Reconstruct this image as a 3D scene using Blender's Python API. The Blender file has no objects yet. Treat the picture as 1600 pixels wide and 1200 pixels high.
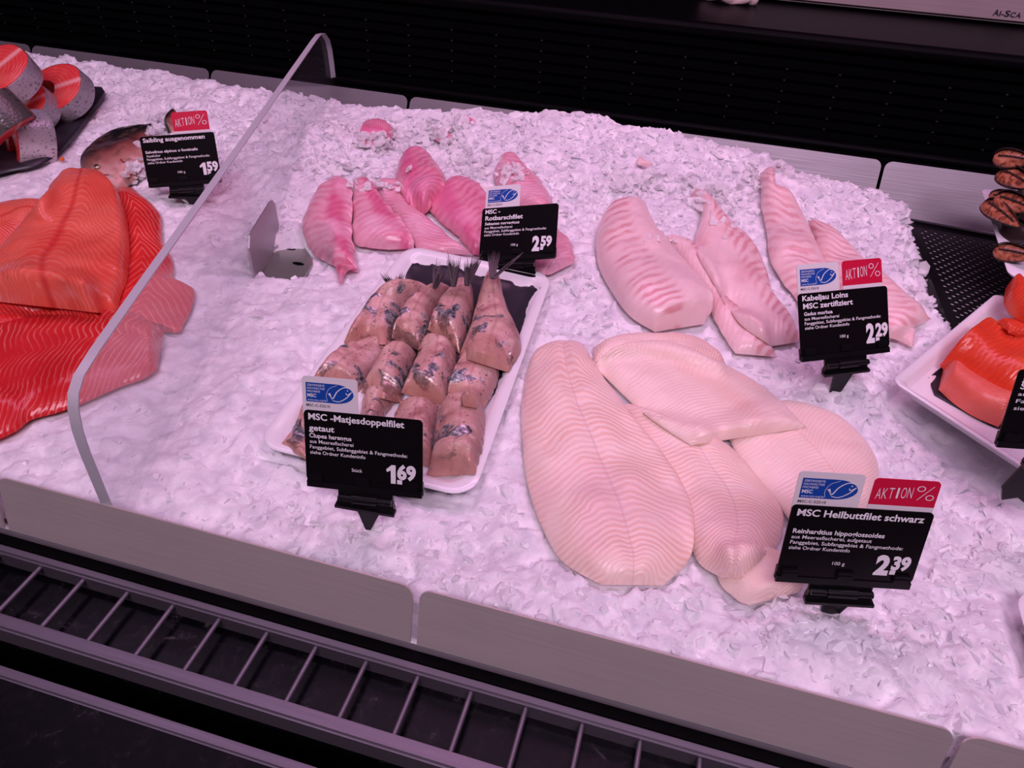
import bpy, bmesh, math, random
import numpy as np
from mathutils import Vector, Matrix

random.seed(7)
rng = np.random.default_rng(11)
S = bpy.context.scene
COL = S.collection

# ------------------------------------------------------------------ camera
F = 1180.0
def unit(v):
    v = np.array(v, float)
    return v / np.linalg.norm(v)
AX = unit((6000, 1240, -1180))
DN = np.array((-74, 1480, 1180), float) / np.linalg.norm((-74, 1480, 1180))
DN = unit(DN - AX * (DN @ AX))
AZ = -DN
AY = np.cross(AZ, AX)
RW = np.array([AX, AY, AZ])            # camera (right, down, forward) -> world
CAM = np.array([0.0, 0.0, 0.44])
cd = bpy.data.cameras.new('camera')
cd.sensor_fit = 'HORIZONTAL'
cd.sensor_width = 36.0
cd.lens = 36.0 * F / 1600.0
cd.clip_start = 0.02
cam = bpy.data.objects.new('camera', cd)
COL.objects.link(cam)
mw = Matrix.Identity(4)
for i in range(3):
    mw[i][0] = RW[i][0]
    mw[i][1] = -RW[i][1]
    mw[i][2] = -RW[i][2]
    mw[i][3] = CAM[i]
cam.matrix_world = mw
S.camera = cam

def rays(px):
    px = np.atleast_2d(np.array(px, float))
    d = np.stack([(px[:, 0] - 800) / F, (px[:, 1] - 600) / F, np.ones(len(px))], 1)
    return d @ RW.T
def at(x, y, z=0.0):
    d = rays((x, y))[0]
    return CAM + d * ((z - CAM[2]) / d[2])
def at_y(x, y, Y):
    d = rays((x, y))[0]
    return CAM + d * (Y / d[1])

# ------------------------------------------------------------------ helpers
def link(o, parent=None):
    COL.objects.link(o)
    if parent is not None:
        o.parent = parent
    return o
def tag(o, label=None, cat=None, group=None, kind=None):
    if label: o['label'] = label
    if cat: o['category'] = cat
    if group: o['group'] = group
    if kind: o['kind'] = kind
    return o
def mesh_obj(name, verts, faces, mat, parent=None, smooth=True, uvs=None):
    me = bpy.data.meshes.new(name)
    me.from_pydata([tuple(map(float, v)) for v in verts], [], [tuple(map(int, f)) for f in faces])
    if uvs is not None:
        ul = me.uv_layers.new(name='UVMap')
        idx = np.zeros(len(me.loops), dtype=np.int32)
        me.loops.foreach_get('vertex_index', idx)
        ul.data.foreach_set('uv', np.asarray(uvs, dtype=np.float32)[idx].ravel())
    me.polygons.foreach_set('use_smooth', [smooth] * len(me.polygons))
    me.materials.append(mat)
    me.update()
    return link(bpy.data.objects.new(name, me), parent)
def bm_obj(name, bm, mat, parent=None, smooth=False, angle=None):
    bmesh.ops.recalc_face_normals(bm, faces=bm.faces)
    me = bpy.data.meshes.new(name)
    bm.to_mesh(me)
    bm.free()
    me.materials.append(mat)
    me.polygons.foreach_set('use_smooth', [smooth or angle is not None] * len(me.polygons))
    if angle is not None:
        me.set_sharp_from_angle(angle=math.radians(angle))
    return link(bpy.data.objects.new(name, me), parent)
def empty(name, loc, label, cat, group=None):
    o = bpy.data.objects.new(name, None)
    o.empty_display_size = 0.02
    o.location = loc
    link(o)
    bpy.context.view_layer.update()
    return tag(o, label, cat, group)
def keep(o, parent):
    """parent without moving: geometry is written in world space"""
    o.parent = parent
    o.matrix_parent_inverse = Matrix.Translation(-Vector(parent.location)) if parent.parent is None else Matrix.Identity(4)
    return o
def bm_box(bm, lo, hi, M=None):
    vs = []
    for z in (lo[2], hi[2]):
        for x, y in ((lo[0], lo[1]), (hi[0], lo[1]), (hi[0], hi[1]), (lo[0], hi[1])):
            v = Vector((x, y, z))
            vs.append(bm.verts.new(M @ v if M else v))
    for f in ((3, 2, 1, 0), (4, 5, 6, 7), (0, 1, 5, 4), (1, 2, 6, 5), (2, 3, 7, 6), (3, 0, 4, 7)):
        bm.faces.new([vs[i] for i in f])
def bm_prism(bm, poly, z0, z1, M=None):
    """polygon in local xy extruded from z0 to z1"""
    a = [bm.verts.new((M @ Vector((x, y, z0))) if M else (x, y, z0)) for x, y in poly]
    b = [bm.verts.new((M @ Vector((x, y, z1))) if M else (x, y, z1)) for x, y in poly]
    n = len(poly)
    bm.faces.new(a[::-1])
    bm.faces.new(b)
    for i in range(n):
        bm.faces.new((a[i], a[(i + 1) % n], b[(i + 1) % n], b[i]))
def bm_tube(bm, p, q, r, n=10, r2=None):
    p, q = Vector(p), Vector(q)
    d = (q - p).normalized()
    s = d.orthogonal().normalized()
    t = d.cross(s)
    r2 = r if r2 is None else r2
    A, B = [], []
    for i in range(n):
        a = 2 * math.pi * i / n
        o = s * math.cos(a) + t * math.sin(a)
        A.append(bm.verts.new(p + o * r))
        B.append(bm.verts.new(q + o * r2))
    for i in range(n):
        bm.faces.new((A[i], A[(i + 1) % n], B[(i + 1) % n], B[i]))
    bm.faces.new(A[::-1])
    bm.faces.new(B)
def round_poly(x0, y0, x1, y1, r, n=5, corners=(1, 1, 1, 1)):
    """rounded rectangle, corners bl, br, tr, tl"""
    out = []
    for k, (cx, cy, a0) in enumerate(((x0 + r, y0 + r, 180), (x1 - r, y0 + r, 270), (x1 - r, y1 - r, 0), (x0 + r, y1 - r, 90))):
        if corners[k]:
            for i in range(n + 1):
                a = math.radians(a0 + 90 * i / n)
                out.append((cx + r * math.cos(a), cy + r * math.sin(a)))
        else:
            out.append(((x0, y0), (x1, y0), (x1, y1), (x0, y1))[k])
    return out
def resample(pts, n):
    """Catmull-Rom through pts, n samples by arc length"""
    p = np.array(pts, float)
    if len(p) == 2:
        t = np.linspace(0, 1, n)[:, None]
        return p[0] * (1 - t) + p[1] * t
    q = np.vstack([2 * p[0] - p[1], p, 2 * p[-1] - p[-2]])
    out = []
    for i in range(1, len(q) - 2):
        t = np.linspace(0, 1, 24, endpoint=False)[:, None]
        a, b, c, d = q[i - 1], q[i], q[i + 1], q[i + 2]
        out.append(.5 * ((2 * b) + (c - a) * t + (2 * a - 5 * b + 4 * c - d) * t ** 2 + (3 * b - a - 3 * c + d) * t ** 3))
    out = np.vstack(out + [p[-1:]])
    s = np.r_[0, np.cumsum(np.linalg.norm(np.diff(out, axis=0), axis=1))]
    u = np.linspace(0, s[-1], n)
    return np.stack([np.interp(u, s, out[:, k]) for k in range(out.shape[1])], 1)
def vnoise(x, y, scale, seed):
    r = np.random.default_rng(seed)
    N = 512
    g = r.random((N, N))
    X, Y = x / scale + 101.3, y / scale + 57.7
    i, j = np.floor(X).astype(int), np.floor(Y).astype(int)
    fx, fy = X - i, Y - j
    fx, fy = fx * fx * (3 - 2 * fx), fy * fy * (3 - 2 * fy)
    a = g[i % N, j % N]; b = g[(i + 1) % N, j % N]; c = g[i % N, (j + 1) % N]; d = g[(i + 1) % N, (j + 1) % N]
    return (a * (1 - fx) + b * fx) * (1 - fy) + (c * (1 - fx) + d * fx) * fy - .5
def facets(x, y, scale, seed):
    """each jittered cell is a tilted facet: the look of packed shards"""
    r = np.random.default_rng(seed)
    N = 256
    jx, jy, h, tx, ty = (r.random((N, N)) for _ in range(5))
    X, Y = x / scale + 31.1, y / scale + 17.9
    i0, j0 = np.floor(X).astype(int), np.floor(Y).astype(int)
    best = np.full(x.shape, 9.0)
    out = np.zeros(x.shape)
    for di in (-1, 0, 1):
        for dj in (-1, 0, 1):
            i, j = (i0 + di), (j0 + dj)
            a, b = i % N, j % N
            dx, dy = X - (i + jx[a, b]), Y - (j + jy[a, b])
            d = dx * dx + dy * dy
            m = d < best
            best = np.where(m, d, best)
            out = np.where(m, h[a, b] - .5 + (tx[a, b] - .5) * dx * 1.3 + (ty[a, b] - .5) * dy * 1.3, out)
    return out

# ------------------------------------------------------------------ materials
def new_mat(name):
    m = bpy.data.materials.new(name)
    m.use_nodes = True
    return m, m.node_tree, m.node_tree.nodes['Principled BSDF']
def setp(b, **k):
    names = {'col': 'Base Color', 'rough': 'Roughness', 'metal': 'Metallic', 'spec': 'Specular IOR Level', 'sss': 'Subsurface Weight',
             'sscale': 'Subsurface Scale', 'trans': 'Transmission Weight', 'coat': 'Coat Weight', 'crough': 'Coat Roughness', 'ior': 'IOR', 'alpha': 'Alpha'}
    for n, v in k.items():
        b.inputs[names[n]].default_value = (*v, 1) if n == 'col' else v
def nd(nt, t, **k):
    n = nt.nodes.new(t)
    for a, v in k.items():
        setattr(n, a, v)
    return n
def mth(nt, op, a, b=None, c=None):
    n = nd(nt, 'ShaderNodeMath', operation=op)
    for i, v in enumerate((a, b, c)):
        if v is None: continue
        if isinstance(v, (int, float)): n.inputs[i].default_value = v
        else: nt.links.new(v, n.inputs[i])
    return n.outputs[0]
def noise(nt, vec, scale, detail=3, dist=0.0, rough=.5):
    n = nd(nt, 'ShaderNodeTexNoise')
    n.inputs['Scale'].default_value = scale
    n.inputs['Detail'].default_value = detail
    n.inputs['Distortion'].default_value = dist
    n.inputs['Roughness'].default_value = rough
    if vec is not None: nt.links.new(vec, n.inputs['Vector'])
    return n.outputs['Fac']
def ramp(nt, fac, stops):
    n = nd(nt, 'ShaderNodeValToRGB')
    el = n.color_ramp.elements
    while len(el) < len(stops): el.new(.5)
    for e, (p, c) in zip(el, stops):
        e.position = p
        e.color = (*c, 1) if len(c) == 3 else c
    nt.links.new(fac, n.inputs[0])
    return n.outputs[0]
def step(nt, v, lo, hi):
    n = nd(nt, 'ShaderNodeMapRange', interpolation_type='SMOOTHSTEP')
    n.inputs['From Min'].default_value = lo
    n.inputs['From Max'].default_value = hi
    nt.links.new(v, n.inputs['Value'])
    return n.outputs[0]
def mixc(nt, f, a, b):
    n = nd(nt, 'ShaderNodeMix', data_type='RGBA')
    for i, v in ((0, f), (6, a), (7, b)):
        if isinstance(v, (int, float)): n.inputs[i].default_value = v
        elif isinstance(v, tuple): n.inputs[i].default_value = (*v, 1)
        else: nt.links.new(v, n.inputs[i])
    return n.outputs[2]
def bump(nt, b, h, strength, dist):
    n = nd(nt, 'ShaderNodeBump')
    n.inputs['Strength'].default_value = strength
    n.inputs['Distance'].default_value = dist
    nt.links.new(h, n.inputs['Height'])
    nt.links.new(n.outputs[0], b.inputs['Normal'])
def objvec(nt):
    return nd(nt, 'ShaderNodeTexCoord').outputs['Object']
def plain(name, col, rough=.4, metal=0., spec=.5, **k):
    m, nt, b = new_mat(name)
    setp(b, col=col, rough=rough, metal=metal, spec=spec, **k)
    return m

def srgb(r, g, b):
    return tuple((c / 255 / 12.92) if c / 255 <= .04045 else ((c / 255 + .055) / 1.055) ** 2.4 for c in (r, g, b))

def muscle(name, base, stripe, n, k=(.2, 0., 0.), amt=.8, sharp=(.35, .75), band=None, center=None, blotch=None, rough=.28, sss=.12, wob=.6, bstr=.25, side=None, seed=0.):
    """fish flesh: chevron muscle bands that follow the fillet's own length (UV)"""
    m, nt, b = new_mat(name)
    uv = nd(nt, 'ShaderNodeTexCoord').outputs['UV']
    sp = nd(nt, 'ShaderNodeSeparateXYZ'); nt.links.new(uv, sp.inputs[0])
    u, v = sp.outputs[0], sp.outputs[1]
    vc = mth(nt, 'ABSOLUTE', mth(nt, 'SUBTRACT', mth(nt, 'MULTIPLY', v, 2.0), 1.0))
    ov = nd(nt, 'ShaderNodeMapping'); ov.inputs['Location'].default_value = (seed, seed * 2, seed)
    nt.links.new(objvec(nt), ov.inputs[0])
    o = ov.outputs[0]
    ph = mth(nt, 'ADD', u, mth(nt, 'MULTIPLY', vc, k[0]))
    ph = mth(nt, 'ADD', ph, mth(nt, 'MULTIPLY', mth(nt, 'SINE', mth(nt, 'MULTIPLY', vc, 6.3)), k[1]))
    ph = mth(nt, 'ADD', ph, mth(nt, 'MULTIPLY', v, k[2]))
    ph = mth(nt, 'MULTIPLY', ph, float(n))
    ph = mth(nt, 'ADD', ph, mth(nt, 'MULTIPLY', noise(nt, o, 22, 3, .4), wob * 5))
    s = mth(nt, 'ADD', mth(nt, 'MULTIPLY', mth(nt, 'SINE', mth(nt, 'MULTIPLY', ph, 6.2832)), .5), .5)
    st = step(nt, s, *sharp)
    f = mth(nt, 'MULTIPLY', st, amt)
    f = mth(nt, 'MULTIPLY', f, step(nt, noise(nt, o, 30, 4), .30, .62))
    if band:
        f = mth(nt, 'MULTIPLY', f, mth(nt, 'MULTIPLY', step(nt, v, band[0], band[0] + .15), step(nt, v, band[1], band[1] - .15)))
    c = mixc(nt, f, base, stripe)
    if side:
        c = mixc(nt, mth(nt, 'MULTIPLY', mth(nt, 'MULTIPLY', step(nt, v, side[0], side[0] + .2), step(nt, v, side[1], side[1] - .2)), side[3]), c, side[2])
    if blotch:
        c = mixc(nt, mth(nt, 'MULTIPLY', step(nt, noise(nt, o, blotch[1], 3), .48, .68), blotch[2]), c, blotch[0])
    if center:
        c = mixc(nt, mth(nt, 'MULTIPLY', step(nt, vc, center[0], 0.0), center[2]), c, center[1])
    nt.links.new(c, b.inputs['Base Color'])
    setp(b, rough=rough, spec=.45, sss=sss, sscale=.006)
    b.inputs['Subsurface Radius'].default_value = (1, .35, .3)
    h = mth(nt, 'ADD', mth(nt, 'MULTIPLY', s, bstr), mth(nt, 'MULTIPLY', noise(nt, o, 160, 3), .5))
    bump(nt, b, h, .5, .0016)
    return m

M = {}
# crushed ice: packed bed and loose translucent shards
m, nt, b = new_mat('ice')
o = objvec(nt)
c = ramp(nt, noise(nt, o, 55, 4, .6), [(.32, (.66, .65, .70)), (.5, (.78, .77, .80)), (.66, (.90, .895, .91))])
nt.links.new(c, b.inputs['Base Color'])
setp(b, rough=.3, spec=.45, ior=1.31)
bump(nt, b, noise(nt, o, 260, 4), .45, .0016)
M['ice'] = m
m, nt, b = new_mat('ice_shard')
ri = nd(nt, 'ShaderNodeNewGeometry').outputs['Random Per Island']
c = ramp(nt, ri, [(0, (.80, .79, .83)), (1, (.96, .955, .965))])
nt.links.new(c, b.inputs['Base Color'])
setp(b, rough=.18, spec=.5, ior=1.31)
bump(nt, b, noise(nt, objvec(nt), 330, 2), .3, .001)
tr = nd(nt, 'ShaderNodeBsdfTransparent'); tr.inputs[0].default_value = (.93, .93, .96, 1)
mx = nd(nt, 'ShaderNodeMixShader')
nt.links.new(mth(nt, 'ADD', mth(nt, 'MULTIPLY', mth(nt, 'FRACT', mth(nt, 'MULTIPLY', ri, 17.3)), .26), .08), mx.inputs[0])
nt.links.new(b.outputs[0], mx.inputs[1]); nt.links.new(tr.outputs[0], mx.inputs[2])
nt.links.new(mx.outputs[0], nt.nodes['Material Output'].inputs[0])
M['ice_shard'] = m
m2_ = m.copy(); m2_.name = 'ice_clear'
for n_ in m2_.node_tree.nodes:
    if n_.type == 'MATH' and n_.operation == 'ADD': n_.inputs[1].default_value = .34
    if n_.type == 'VALTORGB':
        n_.color_ramp.elements[0].color = (.93, .92, .94, 1); n_.color_ramp.elements[1].color = (.98, .98, .98, 1)
    if n_.type == 'BSDF_TRANSPARENT': n_.inputs[0].default_value = (1, 1, 1, 1)
M['ice_clear'] = m2_
# steel
def steel(name, col, rough, sc=(3, 160, 160), amt=.12, metal=.55):
    m, nt, b = new_mat(name)
    mp = nd(nt, 'ShaderNodeMapping'); mp.inputs['Scale'].default_value = sc
    nt.links.new(objvec(nt), mp.inputs[0])
    n1 = noise(nt, mp.outputs[0], 3, 3)
    n2 = noise(nt, objvec(nt), 9, 3)
    c2 = tuple(max(0, x * (1 - amt * 2)) for x in col)
    nt.links.new(mixc(nt, n2, col, c2), b.inputs['Base Color'])
    r = mth(nt, 'ADD', mth(nt, 'MULTIPLY', n1, .2), rough - .1)
    nt.links.new(r, b.inputs['Roughness'])
    setp(b, metal=metal)
    bump(nt, b, n1, .12, .001)
    return m
M['steel'] = steel('brushed_steel', (.27, .245, .27), .45)
M['steel_warm'] = steel('worn_steel', (.84, .76, .71), .48)
M['steel_scale'] = steel('scale_steel', (.62, .50, .50), .5)
M['steel_dark'] = steel('dull_steel', (.50, .47, .50), .4)
M['steel_green'] = steel('greenish_steel', (.40, .45, .38), .3, metal=.7)
M['rail'] = steel('satin_rail', (.16, .14, .17), .35)
M['black_gloss'] = plain('black_gloss', (.002, .002, .0025), .4, spec=.03)
M['black_satin'] = plain('black_satin', (.0015, .0015, .002), .7, spec=.02)
M['black_plastic'] = plain('black_plastic', (.005, .0045, .0055), .30, spec=.3)
M['card_black'] = plain('card_black', (.005, .004, .005), .26, spec=.22)
M['liner'] = plain('black_liner', (.022, .019, .028), .38)
M['tray_white'] = plain('white_melamine', (.86, .85, .87), .16, coat=.3)
M['tab_white'] = plain('tab_white', (.78, .74, .76), .35)
M['tab_red'] = plain('tab_red', (.62, .006, .05), .35)
M['blue'] = plain('label_blue', (.008, .065, .36), .35)
M['ink_white'] = plain('ink_white', (.85, .84, .86), .4)
M['ink_black'] = plain('ink_black', (.02, .02, .03), .4)
M['hole_pale'] = plain('hole_brightener', (.86, .84, .88), .3)  # pale colour standing in for the lit deck below the mat
M['rivet'] = plain('rivet_grey', (.028, .026, .028), .5, spec=.1)
# stone of the customer shelf and grille tray
def stone(name, rough):
    m, nt, b = new_mat(name)
    o = objvec(nt)
    a = ramp(nt, noise(nt, o, 60, 10, .6, .75), [(.50, (.002, .002, .003)), (.60, (.007, .006, .008)), (.72, (.09, .08, .09))])
    nt.links.new(a, b.inputs['Base Color'])
    setp(b, rough=rough, spec=.10)
    bump(nt, b, noise(nt, o, 90, 4), .08, .001)
    return m
M['stone'] = stone('dark_marble', .38)
M['stone_wet'] = stone('dark_wet_marble', .22)
# acrylic divider with wear haze
m, nt, b = new_mat('acrylic')
nt.nodes.remove(b)
tr = nd(nt, 'ShaderNodeBsdfTransparent'); tr.inputs[0].default_value = (.95, .95, .96, 1)
df = nd(nt, 'ShaderNodeBsdfDiffuse'); df.inputs[0].default_value = (.85, .84, .88, 1)
tl = nd(nt, 'ShaderNodeBsdfTranslucent'); tl.inputs[0].default_value = (.85, .84, .88, 1)
gl = nd(nt, 'ShaderNodeBsdfGlossy'); gl.inputs[1].default_value = .12
hz = nd(nt, 'ShaderNodeMixShader'); hz.inputs[0].default_value = .5
nt.links.new(df.outputs[0], hz.inputs[1]); nt.links.new(tl.outputs[0], hz.inputs[2])
mp = nd(nt, 'ShaderNodeMapping'); mp.inputs['Scale'].default_value = (60, 60, 6)
nt.links.new(objvec(nt), mp.inputs[0])
fz = mth(nt, 'ADD', mth(nt, 'MULTIPLY', noise(nt, mp.outputs[0], 2, 4), .006), .016)
m1 = nd(nt, 'ShaderNodeMixShader'); nt.links.new(fz, m1.inputs[0])
nt.links.new(tr.outputs[0], m1.inputs[1]); nt.links.new(hz.outputs[0], m1.inputs[2])
fr = nd(nt, 'ShaderNodeFresnel'); fr.inputs[0].default_value = 1.35
m2 = nd(nt, 'ShaderNodeMixShader'); nt.links.new(mth(nt, 'MULTIPLY', fr.outputs[0], .13), m2.inputs[0])
nt.links.new(m1.outputs[0], m2.inputs[1]); nt.links.new(gl.outputs[0], m2.inputs[2])
nt.links.new(m2.outputs[0], nt.nodes['Material Output'].inputs[0])
M['acrylic'] = m
M['acrylic_edge'] = plain('acrylic_edge', (.62, .62, .66), .3, sss=.0, trans=.25)

# flesh
HAL = dict(base=(.94, .74, .65), stripe=(.82, .46, .33), sharp=(.1, .95), rough=.32, bstr=.3)
M['halibut'] = muscle('halibut_flesh', n=46, k=(-.06, .016, 0), amt=.58, center=(.035, (.72, .50, .50), .6), blotch=((.86, .58, .58), 10, .5), **HAL)
M['halibut_pale'] = muscle('halibut_pale_flesh', n=40, k=(.10, .012, .1), amt=.26, center=(.03, (.80, .52, .46), .4), blotch=((.92, .74, .70), 9, .5), **HAL)
M['halibut_plain'] = muscle('halibut_plain_flesh', n=36, k=(.1, .01, .1), amt=.14, side=(.45, .8, (.86, .56, .46), .5), blotch=((.92, .72, .66), 16, .4), **HAL)
COD = dict(base=(.90, .66, .65), stripe=(.70, .30, .32), sharp=(.2, .9), rough=.25)
M['cod'] = muscle('cod_flesh', n=19, k=(.05, .0, .12), amt=1.0, band=(.02, .58), blotch=((.86, .62, .62), 14, .6), wob=.35, **COD)
M['cod_mid'] = muscle('cod_middle_flesh', n=20, k=(-.05, .0, .25), amt=.8, band=(.42, 1.1), blotch=((.72, .34, .36), 18, .5), wob=.4, **COD)
M['cod_right'] = muscle('cod_pale_flesh', n=18, k=(.05, .0, -.25), amt=.7, band=(-.2, .8), side=(.8, 1.3, (.82, .44, .36), .6), blotch=((.88, .60, .56), 18, .6), wob=.5, **COD)
RED = dict(base=(.80, .40, .48), stripe=(.66, .12, .24), sharp=(.1, .95), rough=.26)
M['redfish'] = muscle('redfish_flesh', n=16, k=(.08, .0, .10), amt=.6, side=(.42, .95, (.66, .06, .20), .65), blotch=((.88, .56, .66), 18, .6), wob=.35, **RED)
M['redfish_pale'] = muscle('redfish_pale_flesh', n=20, k=(.05, .0, -.12), amt=.55, blotch=((.84, .50, .62), 16, .6), wob=.4, **RED)
M['redfish_hot'] = muscle('redfish_hot_flesh', n=13, k=(.05, .0, .25), amt=.6, side=(.0, .5, (.70, .09, .26), .6), blotch=((.86, .40, .55), 18, .5), wob=.4, base=(.78, .30, .40), stripe=(.62, .07, .18), sharp=(.1, .95), rough=.25)
SAL = dict(stripe=(.86, .27, .20), sharp=(.70, 1.0), rough=.24)
M['salmon'] = muscle('salmon_flesh', base=(.60, .020, .026), n=26, k=(.12, .02, .25), amt=.6, blotch=((.52, .008, .014), 12, .6), wob=.55, sss=.08, **SAL)
M['salmon_tail'] = muscle('salmon_tail_flesh', base=(.64, .028, .026), n=26, k=(-.18, .0, .0), amt=.65, blotch=((.55, .01, .016), 14, .5), wob=.4, sss=.08, **SAL)
M['salmon_top'] = muscle('salmon_portion_flesh', base=(.79, .13, .085), n=24, k=(-.25, .06, .1), amt=.65, center=(.10, (.55, .012, .02), .6), blotch=((.62, .03, .02), 14, .5), wob=.6, sss=.08, **SAL)
M['salmon_smoked'] = muscle('smoked_salmon_flesh', base=(.70, .055, .022), n=14, k=(.1, .0, .3), amt=.12, blotch=((.80, .13, .05), 22, .7), wob=.6, sss=.08, **SAL)
M['salmon_pale'] = muscle('smoked_salmon_pale_flesh', base=(.74, .13, .09), n=26, k=(.1, .0, .3), amt=.2, blotch=((.78, .2, .14), 22, .5), wob=.6, sss=.08, **SAL)
m = muscle('steak_flesh', base=(.70, .05, .05), n=12, k=(.35, .0, .5), amt=.22, center=(.05, (.86, .45, .42), .8), blotch=((.84, .22, .17), 30, .35), wob=.5, sss=.06, stripe=(.88, .32, .26), sharp=(.7, 1.0), rough=.25)
M['steak'] = m
# skins
def skin(name, top, low, spots, sc=90):
    m, nt, b = new_mat(name)
    o = objvec(nt)
    uv = nd(nt, 'ShaderNodeTexCoord').outputs['UV']
    sp = nd(nt, 'ShaderNodeSeparateXYZ'); nt.links.new(uv, sp.inputs[0])
    c = mixc(nt, step(nt, mth(nt, 'ADD', sp.outputs[1], mth(nt, 'MULTIPLY', noise(nt, o, 20, 3), .3)), .3, .8), top, low)
    c = mixc(nt, mth(nt, 'MULTIPLY', step(nt, noise(nt, o, sc, 2), .58, .68), .8), c, spots)
    nt.links.new(c, b.inputs['Base Color'])
    setp(b, rough=.3, metal=.25, spec=.5)
    vo = nd(nt, 'ShaderNodeTexVoronoi'); vo.inputs['Scale'].default_value = 330
    nt.links.new(o, vo.inputs['Vector'])
    bump(nt, b, vo.outputs['Distance'], .3, .001)
    return m
M['skin'] = skin('salmon_skin', (.36, .33, .36), (.74, .64, .66), (.07, .065, .08), 260)
M['skin_dark'] = skin('salmon_back_skin', (.10, .09, .085), (.50, .40, .36), (.02, .02, .02), 230)
# char body: dark back, copper flank, pale belly
m, nt, b = new_mat('char_skin')
uv = nd(nt, 'ShaderNodeTexCoord').outputs['UV']
sp = nd(nt, 'ShaderNodeSeparateXYZ'); nt.links.new(uv, sp.inputs[0])
o = objvec(nt)
w = mth(nt, 'ADD', sp.outputs[1], mth(nt, 'MULTIPLY', mth(nt, 'SUBTRACT', noise(nt, o, 40, 4), .5), .30))
c = ramp(nt, w, [(.36, (.012, .010, .012)), (.50, (.035, .022, .022)), (.60, (.15, .045, .04)), (.72, (.32, .11, .09)), (.84, (.44, .20, .16)), (.95, (.58, .32, .26))])
c = mixc(nt, mth(nt, 'MULTIPLY', step(nt, noise(nt, o, 70, 4), .52, .66), .6), c, (.10, .07, .05))
c = mixc(nt, step(nt, mth(nt, 'ADD', sp.outputs[0], mth(nt, 'MULTIPLY', noise(nt, o, 60, 3), .1)), .24, .08), c, (.05, .038, .03))
nt.links.new(c, b.inputs['Base Color'])
setp(b, rough=.25, spec=.5)
bump(nt, b, noise(nt, o, 120, 3), .3, .001)
M['char'] = m
M['gill'] = plain('gill_red', (.28, .04, .05), .3)
M['eye_black'] = plain('eye_black', (.01, .01, .01), .1)
M['eye_ring'] = plain('eye_ring', (.50, .42, .30), .2, metal=.5)
# herring flesh with silver skin patches
def herring(name, seed, silver):
    m, nt, b = new_mat(name)
    mp = nd(nt, 'ShaderNodeMapping'); mp.inputs['Location'].default_value = (seed * 1.7, seed * .9, seed * 2.3)
    nt.links.new(objvec(nt), mp.inputs[0])
    o = mp.outputs[0]
    uv = nd(nt, 'ShaderNodeTexCoord').outputs['UV']
    sp = nd(nt, 'ShaderNodeSeparateXYZ'); nt.links.new(uv, sp.inputs[0])
    c = ramp(nt, noise(nt, o, 48, 5, .4), [(.3, (.40, .18, .16)), (.48, (.60, .34, .30)), (.7, (.72, .49, .40))])
    c = mixc(nt, mth(nt, 'MULTIPLY', step(nt, sp.outputs[1], .55, .95), .55), c, (.24, .12, .14))
    # dark line of the back, speckles
    c = mixc(nt, mth(nt, 'MULTIPLY', step(nt, noise(nt, o, 330, 3), .62, .70), .75), c, (.05, .035, .035))
    c = mixc(nt, mth(nt, 'MULTIPLY', step(nt, mth(nt, 'ABSOLUTE', mth(nt, 'SUBTRACT', sp.outputs[1], .52)), .05, .0), .35), c, (.22, .08, .09))
    p = step(nt, noise(nt, o, 34, 4, .5), silver, silver + .04)
    u = sp.outputs[0]
    p = mth(nt, 'MULTIPLY', p, step(nt, u, .3, .45))
    sil = ramp(nt, noise(nt, o, 210, 4, 1.0), [(.35, (.05, .05, .055)), (.5, (.22, .23, .25)), (.65, (.52, .53, .52))])
    c = mixc(nt, p, c, sil)
    c = mixc(nt, mth(nt, 'MULTIPLY', step(nt, u, .80, 1.0), .7), c, (.56, .28, .21))
    nt.links.new(c, b.inputs['Base Color'])
    setp(b, rough=.3, spec=.5, sss=.05, sscale=.005)
    nt.links.new(mth(nt, 'MULTIPLY', p, .5), b.inputs['Metallic'])
    bump(nt, b, noise(nt, o, 120, 4), .45, .0025)
    return m
M['herring'] = [herring('herring_flesh_%s' % 'abcd'[i], i * 1.37 + .6, .50 + .025 * i) for i in range(4)]
M['tail'] = plain('herring_tail', (.045, .03, .034), .4)
# mussels
m, nt, b = new_mat('mussel_meat')
o = objvec(nt)
c = ramp(nt, noise(nt, o, 90, 4, 1.5), [(.35, (.14, .045, .03)), (.5, (.40, .13, .06)), (.68, (.62, .28, .17))])
nt.links.new(c, b.inputs['Base Color']); setp(b, rough=.22, spec=.5)
bump(nt, b, noise(nt, o, 200, 3), .4, .002)
M['mussel_meat'] = m
M['mussel_shell'] = plain('mussel_shell', (.03, .02, .018), .25)
M['pearl'] = plain('mussel_inside', (.55, .45, .46), .2)

# ------------------------------------------------------------------ height field that things rest on
CELL = .003
GX = np.arange(-1.40, .66, CELL)
GY = np.arange(.262, 1.075, CELL)
HX, HY = np.meshgrid(GX, GY, indexing='ij')
def deck_z(y):
    return -.062 + .077 * (y - .28)
ICE0 = deck_z(HY) + .036 + vnoise(HX, HY, .16, 3) * .016 + vnoise(HX, HY, .05, 4) * .008
def mound(px, py, r, h, z=.01, sq=1.0):
    global ICE0
    c = at(px, py, z)
    ICE0 = ICE0 + h * np.exp(-(((HX - c[0]) / r) ** 2 + ((HY - c[1]) / (r * sq)) ** 2))
mound(500, 245, .055, .030)
mound(455, 290, .05, .014)
mound(690, 178, .075, .024)
mound(760, 215, .07, .016)
mound(600, 190, .05, .008)
mound(900, 245, .09, .016)
mound(1060, 265, .08, .016)
mound(1230, 320, .05, .012)
mound(250, 140, .12, .006)
mound(1322, 605, .032, .024)
mound(1305, 985, .03, .008)
mound(60, 120, .1, .006)
ICE0 += .020 * np.clip((HX + .16) / .15, 0, 1) * np.clip((.46 - HY) / .14, 0, 1)   # heaped against the rim on the right
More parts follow.
